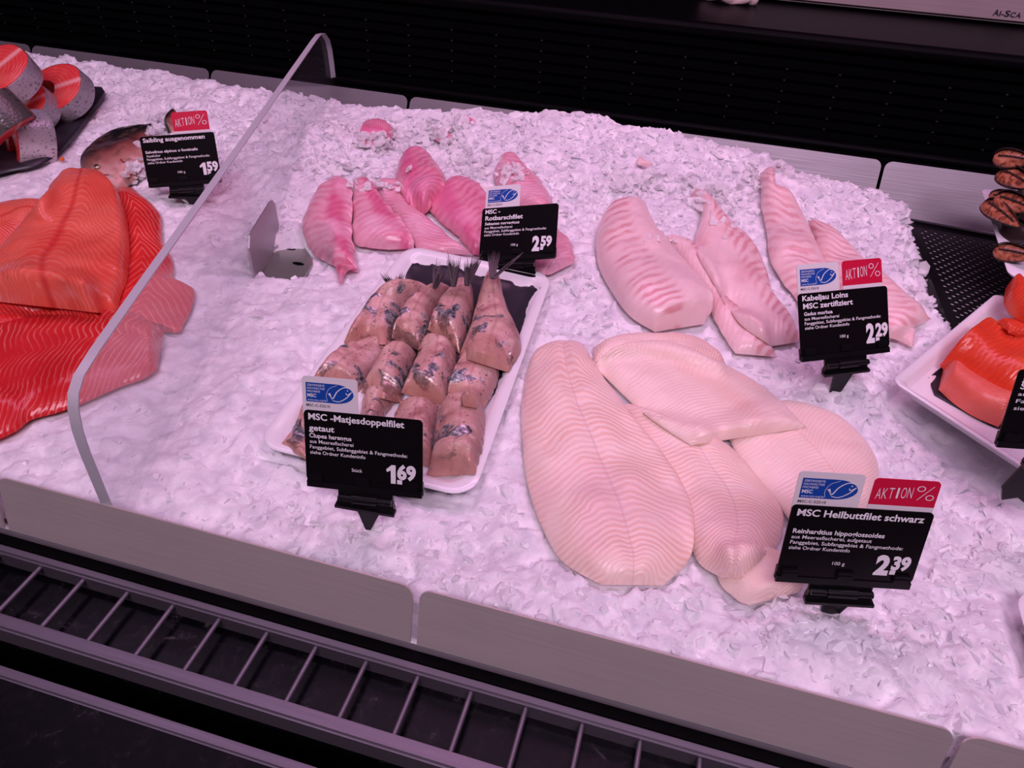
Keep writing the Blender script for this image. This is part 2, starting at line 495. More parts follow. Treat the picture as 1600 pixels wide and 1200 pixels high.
ICE0 += .012 * np.clip((HY - .96) / .1, 0, 1)
# the heap stops at the bare deck on the right
edge_pts = np.array([at(1180, 262, .03), at(1300, 300, .02), at(1392, 335, .01), at(1428, 365, .0), at(1432, 420, -.005), at(1452, 470, -.008), at(1480, 515, -.01), at(1540, 560, -.01), at(1640, 620, -.01)])
ey = edge_pts[::-1, 1]; ex = edge_pts[::-1, 0]
EX = np.interp(HY, ey, ex) + vnoise(HX, HY, .02, 8) * .02
k = np.clip((EX - HX) / .030, 0, 1)
k = np.where(HY < ey[0], 1, k)
k = np.where(HY > 1.03, np.where(HX > edge_pts[0, 0] + .05, np.minimum(k, .8), k), k)
ICE0 = (deck_z(HY) - .006) * (1 - k ** .6) + ICE0 * k ** .6
PLZ = .06 - (1.09 - HY) * math.tan(math.radians(62))
H = ICE0.copy() + .0025
MASK = np.zeros_like(H)
OWN = np.zeros_like(H)
def samp(A, x, y):
    i = np.clip((x - GX[0]) / CELL, 0, len(GX) - 1.001)
    j = np.clip((y - GY[0]) / CELL, 0, len(GY) - 1.001)
    a, b = i.astype(int), j.astype(int)
    fx, fy = i - a, j - b
    return (A[a, b] * (1 - fx) + A[a + 1, b] * fx) * (1 - fy) + (A[a, b + 1] * (1 - fx) + A[a + 1, b + 1] * fx) * fy
def blur(A, n):
    for _ in range(n):
        P = np.pad(A, 1, mode='edge')
        A = (P[:-2, 1:-1] + P[2:, 1:-1] + P[1:-1, :-2] + P[1:-1, 2:] + P[1:-1, 1:-1]) / 5
    return A
def hits(px, field=None):
    A = H if field is None else field
    d = rays(px)
    z = np.zeros(len(d))
    for it in range(24):
        t = (z - CAM[2]) / d[:, 2]
        P = CAM + d * t[:, None]
        z = z * .5 + samp(A, P[:, 0], P[:, 1]) * .5
    t = (z - CAM[2]) / d[:, 2]
    return CAM + d * t[:, None]
def hit(x, y, field=None):
    return hits([(x, y)], field)[0]
def stamp(P, solid=True):
    """raise the height field under a grid of top points P[nu,nv,3]"""
    nu, nv = P.shape[:2]
    uu = np.linspace(0, nu - 1.001, nu * 4); vv = np.linspace(0, nv - 1.001, nv * 4)
    a = uu.astype(int); fa = (uu - a)[:, None, None]
    Q = P[a] * (1 - fa) + P[a + 1] * fa
    b = vv.astype(int); fb = (vv - b)[None, :, None]
    Q = (Q[:, b] * (1 - fb) + Q[:, b + 1] * fb).reshape(-1, 3)
    i = np.round((Q[:, 0] - GX[0]) / CELL).astype(int); j = np.round((Q[:, 1] - GY[0]) / CELL).astype(int)
    ok = (i >= 0) & (j >= 0) & (i < len(GX)) & (j < len(GY))
    np.maximum.at(H, (i[ok], j[ok]), Q[ok, 2])
    if solid:
        MASK[i[ok], j[ok]] = 1

def crop(ox, oy, s):
    return lambda pts: [(ox + x / s, oy + y / s) for x, y in pts]

def fillet(name, label, cat, L, R, th, mat, group=None, nu=56, nv=26, pw=2.6, ex=.7, endw=.12, ends=(1, 1), drape=6, bumps=.0012, lift=0.0, ragged=.0, lumps=.0, seed=None, groove=0.0, plane=None):
    """a slab of fish between two edges; lies on whatever is below it"""
    global H
    seed = seed if seed is not None else len(bpy.data.objects) + 3
    Lp, Rp = resample(L, nu), resample(R, nu)
    r = np.random.default_rng(seed)
    if ragged:
        def wig(n, sc):
            x = np.arange(n)
            return np.interp(x, np.arange(0, n + sc, sc), r.normal(0, 1, len(np.arange(0, n + sc, sc))))
        dv = Rp - Lp
        ln = np.linalg.norm(dv, axis=1, keepdims=True) + 1e-6
        dv = dv / ln
        Lp = Lp + dv * (wig(nu, 3) * ragged)[:, None]
        Rp = Rp + dv * (wig(nu, 3) * ragged)[:, None]
    v = .5 - .5 * np.cos(np.linspace(0, math.pi, nv))
    v = v * .75 + np.linspace(0, 1, nv) * .25
    px = Lp[:, None, :] * (1 - v)[None, :, None] + Rp[:, None, :] * v[None, :, None]
    B = hits(px.reshape(-1, 2)).reshape(nu, nv, 3)
    zb0 = B[:, :, 2].copy()
    if plane is not None: zb0[:] = plane
    zb = zb0.copy()
    for _ in range(drape):
        P = np.pad(zb, 1, mode='edge')
        zb = np.maximum((P[:-2, 1:-1] + P[2:, 1:-1] + P[1:-1, :-2] + P[1:-1, 2:] + 2 * P[1:-1, 1:-1]) / 6, zb0)
    zb = zb + .0006 + lift
    # re-place points along their rays for the lifted base so that the outline stays put
    d = rays(px.reshape(-1, 2)).reshape(nu, nv, 3)
    half = zb + th * .25
    t = (half - CAM[2]) / d[:, :, 2]
    XY = CAM + d * t[:, :, None]
    vs = np.abs(2 * v - 1)[None, :]
    us = np.linspace(0, 1, nu)[:, None]
    ea = np.clip(us / endw, 0, 1) if ends[0] else np.ones_like(us)
    eb = np.clip((1 - us) / endw, 0, 1) if ends[1] else np.ones_like(us)
    ea, eb = np.sqrt(1 - (1 - ea) ** 2), np.sqrt(1 - (1 - eb) ** 2)
    prof = np.clip(1 - vs ** pw, 0, 1) ** ex * ea * eb
    x, y = XY[:, :, 0], XY[:, :, 1]
    nz = vnoise(x, y, .018, seed) * 2.0 + vnoise(x, y, .007, seed + 1)
    zt = zb + th * prof + bumps * nz * np.minimum(prof * 2, 1) + lumps * vnoise(x, y, .035, seed + 2) * prof
    if groove:
        zt = zt - groove * np.exp(-(vs / .10) ** 2) * prof
    top = np.stack([x, y, np.maximum(zt, zb + .0003)], 2)
    bot = np.stack([x, y, zb], 2)
    ix = np.arange(nu * nv).reshape(nu, nv)
    off = nu * nv
    faces = []
    for i in range(nu - 1):
        for j in range(nv - 1):
            faces.append((ix[i, j], ix[i + 1, j], ix[i + 1, j + 1], ix[i, j + 1]))
    per = [(i, 0) for i in range(nu)] + [(nu - 1, j) for j in range(1, nv)] + [(i, nv - 1) for i in range(nu - 2, -1, -1)] + [(0, j) for j in range(nv - 2, 0, -1)]
    for i in range(nu - 1):
        for j in range(nv - 1):
            faces.append((off + ix[i, j], off + ix[i, j + 1], off + ix[i + 1, j + 1], off + ix[i + 1, j]))
    for a in range(len(per)):
        p, q = per[a], per[(a + 1) % len(per)]
        faces.append((ix[p], off + ix[p], off + ix[q], ix[q]))
    verts = np.vstack([top.reshape(-1, 3), bot.reshape(-1, 3)])
    uv = np.stack([np.broadcast_to(us, (nu, nv)), np.broadcast_to(v[None, :], (nu, nv))], 2).reshape(-1, 2)
    o = mesh_obj(name, verts, faces, mat, None, True, np.vstack([uv, uv]))
    bm = bmesh.new(); bm.from_mesh(o.data)
    bmesh.ops.remove_doubles(bm, verts=bm.verts, dist=.00012)
    bmesh.ops.recalc_face_normals(bm, faces=bm.faces)
    bm.to_mesh(o.data); bm.free()
    o.data.polygons.foreach_set('use_smooth', [True] * len(o.data.polygons))
    o.data.set_sharp_from_angle(angle=math.radians(70))
    if label:
        c = verts.mean(axis=0)
        o.data.transform(Matrix.Translation(Vector(-c)))
        o.location = Vector(c)
        tag(o, label, cat, group)
    stamp(top)
    H = np.maximum(H, np.where(MASK > 0, blur(H, 1), H))
    return o, top

# ------------------------------------------------------------------ setting
bm = bmesh.new()
prof = [(.262, deck_z(.262)), (1.055, deck_z(1.055) - .001), (1.055, -.09), (.262, -.12)]
for xx in (-1.6, 1.1):
    pass
A_ = [bm.verts.new((-1.6, y, z)) for y, z in prof]; B_ = [bm.verts.new((1.1, y, z)) for y, z in prof]
bm.faces.new(A_); bm.faces.new(B_[::-1])
for i in range(4): bm.faces.new((A_[i], B_[i], B_[(i + 1) % 4], A_[(i + 1) % 4]))
tag(bm_obj('counter_deck', bm, M['steel_dark']), kind='structure')

# black louvred wall behind the ice
WY = 1.125
bm = bmesh.new()
bm_box(bm, (-2.2, WY, -.1), (1.6, WY + .03, .182))
for i in range(8):
    z = .068 + i * .0145
    bm_box(bm, (-2.2, WY - .006, z), (1.6, WY + .002, z + .0095))
tag(bm_obj('wall_back', bm, M['black_satin']), kind='structure')
bm = bmesh.new()
for i in range(6):
    for kx in range(-18, 14):
        x = kx * .068 + .01
        z = .082 + i * .0145
        bm_box(bm, (x, WY - .005, z - .0022), (x + .003, WY - .001, z + .0012))
tag(bm_obj('trim_1', bm, M['rivet']), kind='structure')
bm = bmesh.new()
bm_tube(bm, (-2.2, WY - .012, .062), (1.6, WY - .012, .062), .007, 12)
bm_box(bm, (-2.2, WY - .030, -.06), (1.6, WY - .012, .058))
tag(bm_obj('trim_2', bm, M['black_gloss'], angle=40), kind='structure')
# worktop over the louvres
bm = bmesh.new()
bm_box(bm, (-2.2, WY - .004, .182), (1.6, 2.2, .2))
bm_tube(bm, (-2.2, WY - .004, .191), (1.6, WY - .004, .191), .009, 12)
wt = bm_obj('worktop', bm, M['black_gloss'], angle=40)
tag(wt, 'black glossy worktop running behind the louvred back panel', 'worktop')
# rear wall far behind, dark
bm = bmesh.new()
bm_box(bm, (-3, 2.2, -.2), (3, 2.25, 1.6))
tag(bm_obj('wall_rear', bm, M['black_satin']), kind='structure')

# steel plates behind the ice
PITCH = .343
th_ = math.radians(62)
def plate(name, x0, x1, ytop, ztop, length, ang, mat, label, group, r=.010):
    M4 = Matrix(((1, 0, 0, 0), (0, math.cos(ang), -math.sin(ang), ytop), (0, math.sin(ang), math.cos(ang), ztop), (0, 0, 0, 1)))
    bm = bmesh.new()
    bm_prism(bm, round_poly(x0, -length, x1, 0, r, 5, (0, 0, 1, 1)), -.0016, 0, M4)
    o = bm_obj(name, bm, mat)
    mx = (x0 + x1) / 2
    o.data.transform(Matrix.Translation((-mx, -ytop, -ztop))); o.location = (mx, ytop, ztop)
    return tag(o, label, 'steel plate', group)
names = ['steel back plate furthest left, mostly out of view, above the salmon steaks', 'steel back plate behind the salmon steaks and the gutted char',
         'steel back plate on the left of the clear divider, behind the red tag', 'steel back plate just right of the clear divider, behind the red fish',
         'long steel back plate behind the pink loin fillets', 'steel back plate at the right end, behind the perforated mat and mussels']
gx = [-1.48, -1.14, -.797, -.455, -.116, .231, .58]
for i in range(6):
    plate('back_plate', gx[i] + .0022, gx[i + 1] - .0022, 1.09, .06, .075, th_, M['steel'], names[i], 'steel plates along the back of the ice')
fn = ['steel front rim plate cut off at the left edge', 'steel front rim plate in front of the clear divider', 'steel front rim plate below the halibut fillets', 'steel front rim plate at the bottom right corner']
fx = [-.817, -.474, -.131, .212, .555]
for i in range(4):
    plate('front_plate', fx[i] + .0024, fx[i + 1] - .0024, .288, .012, .050, math.radians(77), M['steel_warm'], fn[i], 'steel plates along the front of the ice', .009)

# front grille
bm = bmesh.new()
bm_box(bm, (-1.2, .2665, -.12), (1.0, .2745, -.041))
tag(bm_obj('trim_3', bm, M['black_gloss']), kind='structure')
g = empty('air_grille', (0, .24, -.06), 'black stone air grille with thin steel rods along the front of the counter', 'grille')
bm = bmesh.new(); bm_box(bm, (-1.2, .206, -.066), (1.0, .266, -.056)); keep(bm_obj('stone_panel', bm, M['stone_wet']), g)
for y0, y1, z1 in ((.2585, .2660, -.0405), (.2040, .2150, -.0400)):
    bm = bmesh.new(); bm_box(bm, (-1.2, y0, -.060), (1.0, y1, z1))
    bmesh.ops.bevel(bm, geom=list(bm.edges), offset=.0018, segments=3, affect='EDGES')
    keep(bm_obj('rail', bm, M['rail'], angle=40), g)
xr = at(74, 873, -.044)[0]
for i in range(-2, 18):
    x = xr + i * .0386
    bm = bmesh.new(); bm_tube(bm, (x, .2135, -.0455), (x, .2600, -.0455), .0020, 8)
    keep(bm_obj('rod', bm, M['rail'], angle=50), g)
bm = bmesh.new(); bm_box(bm, (-1.2, .1855, -.14), (1.0, .2745, -.10))
tag(bm_obj('trim_4', bm, M['black_satin']), kind='structure')
bm = bmesh.new(); bm_box(bm, (-1.2, -.15, -.075), (1.0, .1775, -.052)); 
sh = bm_obj('marble_shelf', bm, M['stone'])
bm = bmesh.new(); bm_box(bm, (-1.2, .1776, -.075), (1.0, .1855, -.0505))
bmesh.ops.bevel(bm, geom=list(bm.edges), offset=.0015, segments=3, affect='EDGES')
keep(bm_obj('edge_strip', bm, M['rail'], angle=40), sh)
tag(sh, 'dark veined marble shelf in the bottom left corner, nearest the customer', 'shelf')

# scale standing on the worktop
sc = empty('shop_scale', (.35, 1.35, .2), 'steel scale body standing on the black worktop at the top right', 'scale')
bm = bmesh.new(); bm_box(bm, (.016, 1.283, .204), (.75, 1.6, .30))
bmesh.ops.bevel(bm, geom=list(bm.edges), offset=.004, segments=3, affect='EDGES')
body = keep(bm_obj('housing', bm, M['steel_scale'], angle=40), sc)
for x in (.06, .68):
    for y in (1.31, 1.57):
        bm = bmesh.new(); bm_tube(bm, (x, y, .2003), (x, y, .2045), .012, 12); keep(bm_obj('foot', bm, M['black_plastic'], angle=40), sc)

# ------------------------------------------------------------------ lettering
_tmp = {}
def text_verts(s, bold=0.0):
    key = (s, bold)
    if key in _tmp: return _tmp[key]
    cu = bpy.data.curves.new('t', 'FONT')
    cu.body = s; cu.size = 1; cu.resolution_u = 3; cu.offset = bold; cu.fill_mode = 'FRONT'
    o = bpy.data.objects.new('t', cu); COL.objects.link(o)
    bpy.context.view_layer.update()
    me = bpy.data.meshes.new_from_object(o.evaluated_get(bpy.context.evaluated_depsgraph_get()))
    v = np.array([tuple(x.co) for x in me.vertices]); f = [tuple(p.vertices) for p in me.polygons]
    bpy.data.objects.remove(o); bpy.data.curves.remove(cu); bpy.data.meshes.remove(me)
    _tmp[key] = (v, f)
    return v, f
CAPH = text_verts('H')[0][:, 1].max()
class Flat:
    """flat artwork collected in a plane's own x (mm right) / y (mm up)"""
    def __init__(s): s.v, s.f = [], []
    def add(s, v, f):
        n = len(s.v); s.v += [tuple(x) for x in v]; s.f += [tuple(i + n for i in q) for q in f]
    def text(s, t, x0, x1, base, cap, bold=0.0, slant=0.0):
        v, f = text_verts(t, bold)
        a, b = v[:, 0].min(), v[:, 0].max()
        X = x0 + (v[:, 0] - a) / (b - a) * (x1 - x0)
        Y = base + v[:, 1] / CAPH * cap
        s.add(np.stack([X + (Y - base) * slant, Y], 1), f)
    def poly(s, p): s.add(p, [tuple(range(len(p)))])
    def stroke(s, pts, w0, w1=None):
        p = resample(pts, 24) if len(pts) > 2 else np.array(pts, float)
        d = np.gradient(p, axis=0); d /= np.linalg.norm(d, axis=1, keepdims=True) + 1e-9
        nrm = np.stack([-d[:, 1], d[:, 0]], 1)
        w = np.linspace(w0, w0 if w1 is None else w1, len(p))[:, None] / 2
        n = len(p)
        s.add(np.vstack([p + nrm * w, p - nrm * w]), [(i, i + 1, n + i + 1, n + i) for i in range(n - 1)])
    def build(s, name, M4, z, mat, parent):
        vs = [M4 @ Vector((x * .001, y * .001, z)) for x, y in s.v]
        return keep(mesh_obj(name, vs, s.f, mat, None, False), parent)

CW, CH = 90.0, 60.3
def price_tag(loc, xd, ud, lines, price, label, msc=None, aktion=None, spike=45, unit_txt=None, wide=False):
    X = Vector(xd).normalized(); U = Vector(ud); U = (U - X * U.dot(X)).normalized(); N = X.cross(U)
    M4 = Matrix(((X.x, U.x, N.x, loc[0]), (X.y, U.y, N.y, loc[1]), (X.z, U.z, N.z, loc[2]), (0, 0, 0, 1)))
    root = empty('price_tag', loc, label, 'price tag', 'price tags stuck in the ice')
    fx = lambda a: -CW / 2 + a * CW
    fy = lambda a: CH - a * CH
    mm = lambda p: [(x * .001, y * .001) for x, y in p]
    # card
    bm = bmesh.new(); bm_prism(bm, mm(round_poly(fx(0), fy(.91), fx(1), fy(0), 3.2)), -.0004, .0004, M4)
    card = keep(bm_obj('card', bm, M['card_black']), root)
    ink = Flat()
    for t, a, b_, base, cap, bold in lines:
        ink.text(t, fx(a), fx(b_), fy(base), cap * CH, bold)
    if unit_txt: ink.text(unit_txt[0], fx(unit_txt[1]), fx(unit_txt[2]), fy(unit_txt[3]), .042 * CH, .004)
    if price:
        big, small, x0, xm, x1, top, base = price
        h = base - top
        if big == '1':
            a1, b1, w1 = fx(x0), fx(xm), (fx(xm) - fx(x0)) * .52
            ink.poly([(b1 - w1, fy(base)), (b1, fy(base)), (b1, fy(top)), (b1 - w1 * .8, fy(top)), (a1, fy(top + .26 * h)), (a1 + .6, fy(top + .40 * h)), (b1 - w1, fy(top + .30 * h))])
        else:
            ink.text(big, fx(x0), fx(xm), fy(base), h * CH, .055)
        w = .042
        ink.poly([(fx(xm + .012), fy(base)), (fx(xm + .012 + w), fy(base)), (fx(xm + .012 + w), fy(base - .055)), (fx(xm + .012), fy(base - .055))])
        ink.text(small, fx(xm + .012), fx(x1), fy(base - .30 * h), h * .70 * CH, .05)
    ink.build('lettering', M4, .00075, M['ink_white'], card)
    # holder behind and below the card, with three clips
    bm = bmesh.new()
    hp = [(fx(.0), fy(1.0) + 2), (fx(.02), fy(1.0)), (fx(.27), fy(1.0)), (fx(.27), fy(1.10)), (fx(.74), fy(1.10)), (fx(.74), fy(1.0)), (fx(.98), fy(1.0)), (fx(1.0), fy(1.0) + 2), (fx(1.0), fy(.80)), (fx(.0), fy(.80))]
    bm_prism(bm, mm(hp), -.0026, -.0006, M4)
    bm_prism(bm, mm([(fx(.005), fy(.995)), (fx(.995), fy(.995)), (fx(.995), fy(.915)), (fx(.005), fy(.915))]), -.0008, .0012, M4)
    hold = keep(bm_obj('holder', bm, M['black_plastic']), root)
    for a in (.03, .435, .845):
        bm = bmesh.new()
        bm_prism(bm, mm([(fx(a), fy(.905)), (fx(a + .125), fy(.905)), (fx(a + .125), fy(.80)), (fx(a), fy(.80))]), .0006, .0026, M4)
        bmesh.ops.bevel(bm, geom=list(bm.edges), offset=.0006, segments=2, affect='EDGES')
        bm_prism(bm, mm([(fx(a + .01), fy(.865)), (fx(a + .115), fy(.865)), (fx(a + .115), fy(.85)), (fx(a + .01), fy(.85))]), .0024, .0032, M4)
        keep(bm_obj('clip', bm, M['black_plastic'], angle=40), hold)
    # hinge barrel
    bm = bmesh.new()
    y = fy(1.10) * .001
    bm_tube(bm, M4 @ Vector((fx(.28) * .001, y, .001)), M4 @ Vector((fx(.74) * .001, y, .001)), .0026, 14)
    bm_tube(bm, M4 @ Vector((fx(.40) * .001, y, .001)), M4 @ Vector((fx(.62) * .001, y, .001)), .0036, 14)
    keep(bm_obj('hinge', bm, M['black_plastic'], angle=40), root)
    # foot and spike hang straight down into the ice
    h0 = M4 @ Vector((0, y, 0))
    Xh = Vector((X.x, X.y, 0)).normalized(); Dn = Vector((0, 0, -1)); Nh = Xh.cross(-Dn)
    Ms = Matrix(((Xh.x, -Dn.x, Nh.x, h0.x), (Xh.y, -Dn.y, Nh.y, h0.y), (Xh.z, -Dn.z, Nh.z, h0.z), (0, 0, 0, 1)))
    c = fx(.51)
    bm = bmesh.new()
    bm_prism(bm, mm([(c - 22, -7), (c - 20, -9), (c + 20, -9), (c + 22, -7), (c + 21, 1), (c - 21, 1)]), -.003, .001, Ms)
    bm_prism(bm, mm([(c - 23, -6), (c + 23, -6), (c + 23, -8.5), (c - 23, -8.5)]), -.001, .005, Ms)
    keep(bm_obj('foot', bm, M['black_plastic']), root)
    bm = bmesh.new()
    bm_prism(bm, mm([(c - 20, -8), (c - 25, -34), (c - 20, -46), (c - 10, -42), (c + 16, -60), (c + 20, -8)] if wide else [(c - 9, -8), (c - 3, -spike), (c + 1, -spike), (c + 12, -8)]), -.0022, 0, Ms)
    keep(bm_obj('spike', bm, M['black_plastic']), root)
    if msc:
        a, b_, top = msc
        bm = bmesh.new(); bm_prism(bm, mm(round_poly(fx(a), fy(.06), fx(b_), fy(top), 3.0, 5, (0, 0, 1, 1))), -.0012, -.0005, M4)
        lab = keep(bm_obj('certification_label', bm, M['tab_white']), root)
        x0, x1 = fx(a + (b_ - a) * .07), fx(a + (b_ - a) * .93)
        y1, y0 = fy(top + .075), fy(top + .315)
        hh = (y1 - y0) / 2; cy = (y0 + y1) / 2
        xe = x1 - hh * 1.9
        P = [(x0, y0), (xe, y0)] + [(xe + hh * 1.9 * math.sin(t), cy - hh * math.cos(t)) for t in np.linspace(.05, math.pi - .05, 16)] + [(xe, y1), (x0, y1)]
        bl = Flat(); bl.poly(P); pan = bl.build('logo_panel', M4, -.00035, M['blue'], lab)
        pan['label'] = 'blue certification panel with white check mark fish'
        w = Flat()
        W = x1 - x0
        L = lambda u, v: (x0 + u * W, y0 + v * (y1 - y0))
        w.stroke([L(.50, .52), L(.56, .24), L(.66, .62), L(.80, .86), L(.93, .84)], .9, .5)
        w.stroke([L(.47, .50), L(.52, .36), L(.555, .22)], .5, 1.0)
        w.stroke([L(.56, .15), L(.70, .12), L(.86, .36), L(.96, .66)], .45, .7)
        w.stroke([L(.84, .60), L(.87, .50), L(.94, .62)], .6, .4)
        w.stroke([L(.455, .10), L(.43, .40), L(.50, .75), L(.66, .95)], .22)
        e = L(.88, .72); w.poly([(e[0] + .5 * math.cos(t), e[1] + .5 * math.sin(t)) for t in np.linspace(0, 2 * math.pi, 8, endpoint=False)])
        for tx, u1, v, cp in (('ZERTIFIZIERTE', .40, .82, .10), ('NACHHALTIGE', .40, .66, .10), ('FISCHEREI', .30, .50, .10), ('MSC', .22, .25, .17), ('www.msc.org/de', .44, .06, .09)):
            p = L(.03, v); q = L(u1, v)
            w.text(tx, p[0], q[0], p[1], cp * (y1 - y0), .02 if tx == 'MSC' else 0)
        w.build('logo_mark', M4, -.00025, M['ink_white'], lab)
        k = Flat(); k.text('MSC-C-52510', x0, x0 + W * .5, fy(top + .375), .032 * CH, .015)
        k.build('lettering', M4, -.00035, M['ink_black'], lab)
    if aktion:
        a, b_, top = aktion
        bm = bmesh.new(); bm_prism(bm, mm(round_poly(fx(a), fy(-.055), fx(b_), fy(top), 3.0, 5, (0, 0, 1, 1))), -.0012, -.0005, M4)
        lab = keep(bm_obj('promotion_label', bm, M['tab_red']), root)
        bm = bmesh.new(); bm_prism(bm, mm([(fx(a), fy(.06)), (fx(b_), fy(.06)), (fx(b_), fy(-.055)), (fx(a), fy(-.055))]), -.0012, -.0005, M4)
        keep(bm_obj('white_base', bm, M['tab_white']), lab)
        w = Flat(); wd = b_ - a; ht = -.055 - top
        n = 6; xs = np.linspace(a + wd * .07, a + wd * .63, n + 1)
        for i, chh in enumerate('AKTION'):
            g0, g1 = xs[i], xs[i + 1]
            if chh == 'I': g0, g1 = g0 + .012, g0 + .034
            w.text(chh, fx(g0), fx(g1 - .008), fy(-.055 - ht * (.22 + .02 * i)), ht * CH * .42, -.012)
        w.text('%', fx(a + wd * .66), fx(a + wd * .95), fy(-.055 - ht * .26), ht * CH * .56, -.02)
        w.build('lettering', M4, -.0003, M['ink_white'], lab)
    return root

# ------------------------------------------------------------------ clear divider and its bracket
PA = np.array([*at(222, 800, -.03)[:2], -.03])
PB = at(527, 160, .03)
PU = unit([PB[0] - PA[0], PB[1] - PA[1], 0]); PN = np.cross(PU, (0, 0, 1.))      # PN points to the right side
def on_panel(x, y, off=0.0):
    d = rays((x, y))[0]
    t = ((PA + PN * off - CAM) @ PN) / (d @ PN)
    P = CAM + d * t
    return np.array([(P - PA) @ PU, P[2]])
out = [on_panel(*p) for p in [(172, 786), (158, 752), (140, 708), (128, 672), (122, 640), (122, 615), (131, 586), (156, 546), (230, 440), (320, 313), (410, 184), (494, 63), (501, 54), (508, 52), (515, 62), (519, 78), (522, 100), (529, 160)]]
out = [(out[0][0] + .004, -.034)] + out + [(out[-1][0] + .002, .012)]
dv = empty('glass_divider', tuple(PA), 'clear acrylic divider standing upright in the ice between salmon and red fish', 'divider')
def panel_pt(s, z, off): 
    P = PA + PU * s + PN * off
    return Vector((P[0], P[1], z))
bm = bmesh.new()
a = [bm.verts.new(panel_pt(s, z, 0)) for s, z in out]
b_ = [bm.verts.new(panel_pt(s, z, -.007)) for s, z in out]
bm.faces.new(a); bm.faces.new(b_[::-1])
keep(bm_obj('pane', bm, M['acrylic']), dv)
bm = bmesh.new()
o2 = [(s, z) for s, z in out]
a = [bm.verts.new(panel_pt(s, z, .0002)) for s, z in o2]; b_ = [bm.verts.new(panel_pt(s, z, -.0072)) for s, z in o2]
cen = np.mean(o2[1:-1], axis=0)
def inset(i, d=.0012):
    p0, p1 = np.array(o2[max(i - 1, 0)]), np.array(o2[min(i + 1, len(o2) - 1)])
    t = (p1 - p0) / (np.linalg.norm(p1 - p0) + 1e-9)
    nn = np.array([t[1], -t[0]])
    if nn @ (cen - np.array(o2[i])) < 0: nn = -nn
    return np.array(o2[i]) + nn * d
ai = [bm.verts.new(panel_pt(*inset(i), .0002)) for i in range(len(o2))]; bi = [bm.verts.new(panel_pt(*inset(i), -.0072)) for i in range(len(o2))]
for i in range(len(out) - 1):
    bm.faces.new((a[i], a[i + 1], b_[i + 1], b_[i])); bm.faces.new((ai[i], bi[i], bi[i + 1], ai[i + 1]))
    bm.faces.new((a[i], ai[i], ai[i + 1], a[i + 1])); bm.faces.new((b_[i], b_[i + 1], bi[i + 1], bi[i]))
ed = keep(bm_obj('edge', bm, M['acrylic_edge'], angle=40), dv); ed['label'] = 'frosted polished edge of the divider'

BRK = [(399, 440), (464, 443), (472, 439), (489, 413), (488, 405), (470, 378), (441, 378)]
br = empty('angle_bracket', tuple(hit(440, 420)), 'small steel angle bracket holding the clear divider in the ice', 'bracket')
vp = [on_panel(*p, .003) for p in [(399, 440), (390, 388), (391, 368), (396, 358), (422, 316), (426, 313), (430, 318), (441, 380)]]
bm = bmesh.new()
a = [bm.verts.new(panel_pt(s, z, .003)) for s, z in vp]; b_ = [bm.verts.new(panel_pt(s, z, .001)) for s, z in vp]
bm.faces.new(a); bm.faces.new(b_[::-1])
for i in range(len(vp)): bm.faces.new((a[i], a[(i + 1) % len(vp)], b_[(i + 1) % len(vp)], b_[i]))
keep(bm_obj('upright', bm, M['steel_dark']), br)
zf = (vp[0][1] + vp[-1][1]) / 2
fp = [at(*p, zf) for p in [(399, 440), (464, 443), (472, 439), (489, 413), (488, 405), (470, 378), (441, 378)]]
bm = bmesh.new()
bm_prism(bm, [(p[0], p[1]) for p in fp], zf - .0012, zf + .0008)
keep(bm_obj('base', bm, M['steel_green']), br)
BQ = np.array([p[:2] for p in fp]); bc = BQ.mean(axis=0)
dB = np.sqrt((HX - bc[0]) ** 2 + (HY - bc[1]) ** 2)
kb = np.clip((.052 - dB) / .018, 0, 1)
ICE0 = ICE0 * (1 - kb) + (zf - .004) * kb
H = np.where(kb > 0, ICE0 + .0025, H)
BRKM = (dB < .040)
for q in ((466, 412), (453, 388)):
    c = at(*q, zf + .001); bm = bmesh.new()
    bm_prism(bm, [(c[0] + .0075 * math.cos(t) * abs(math.cos(t)) ** .3, c[1] + .0032 * math.sin(t)) for t in np.linspace(0, 2 * math.pi, 16, endpoint=False)], zf + .0004, zf + .0013, Matrix.Rotation(0, 4, 'Z'))
    keep(bm_obj('slot', bm, M['black_satin']), br)

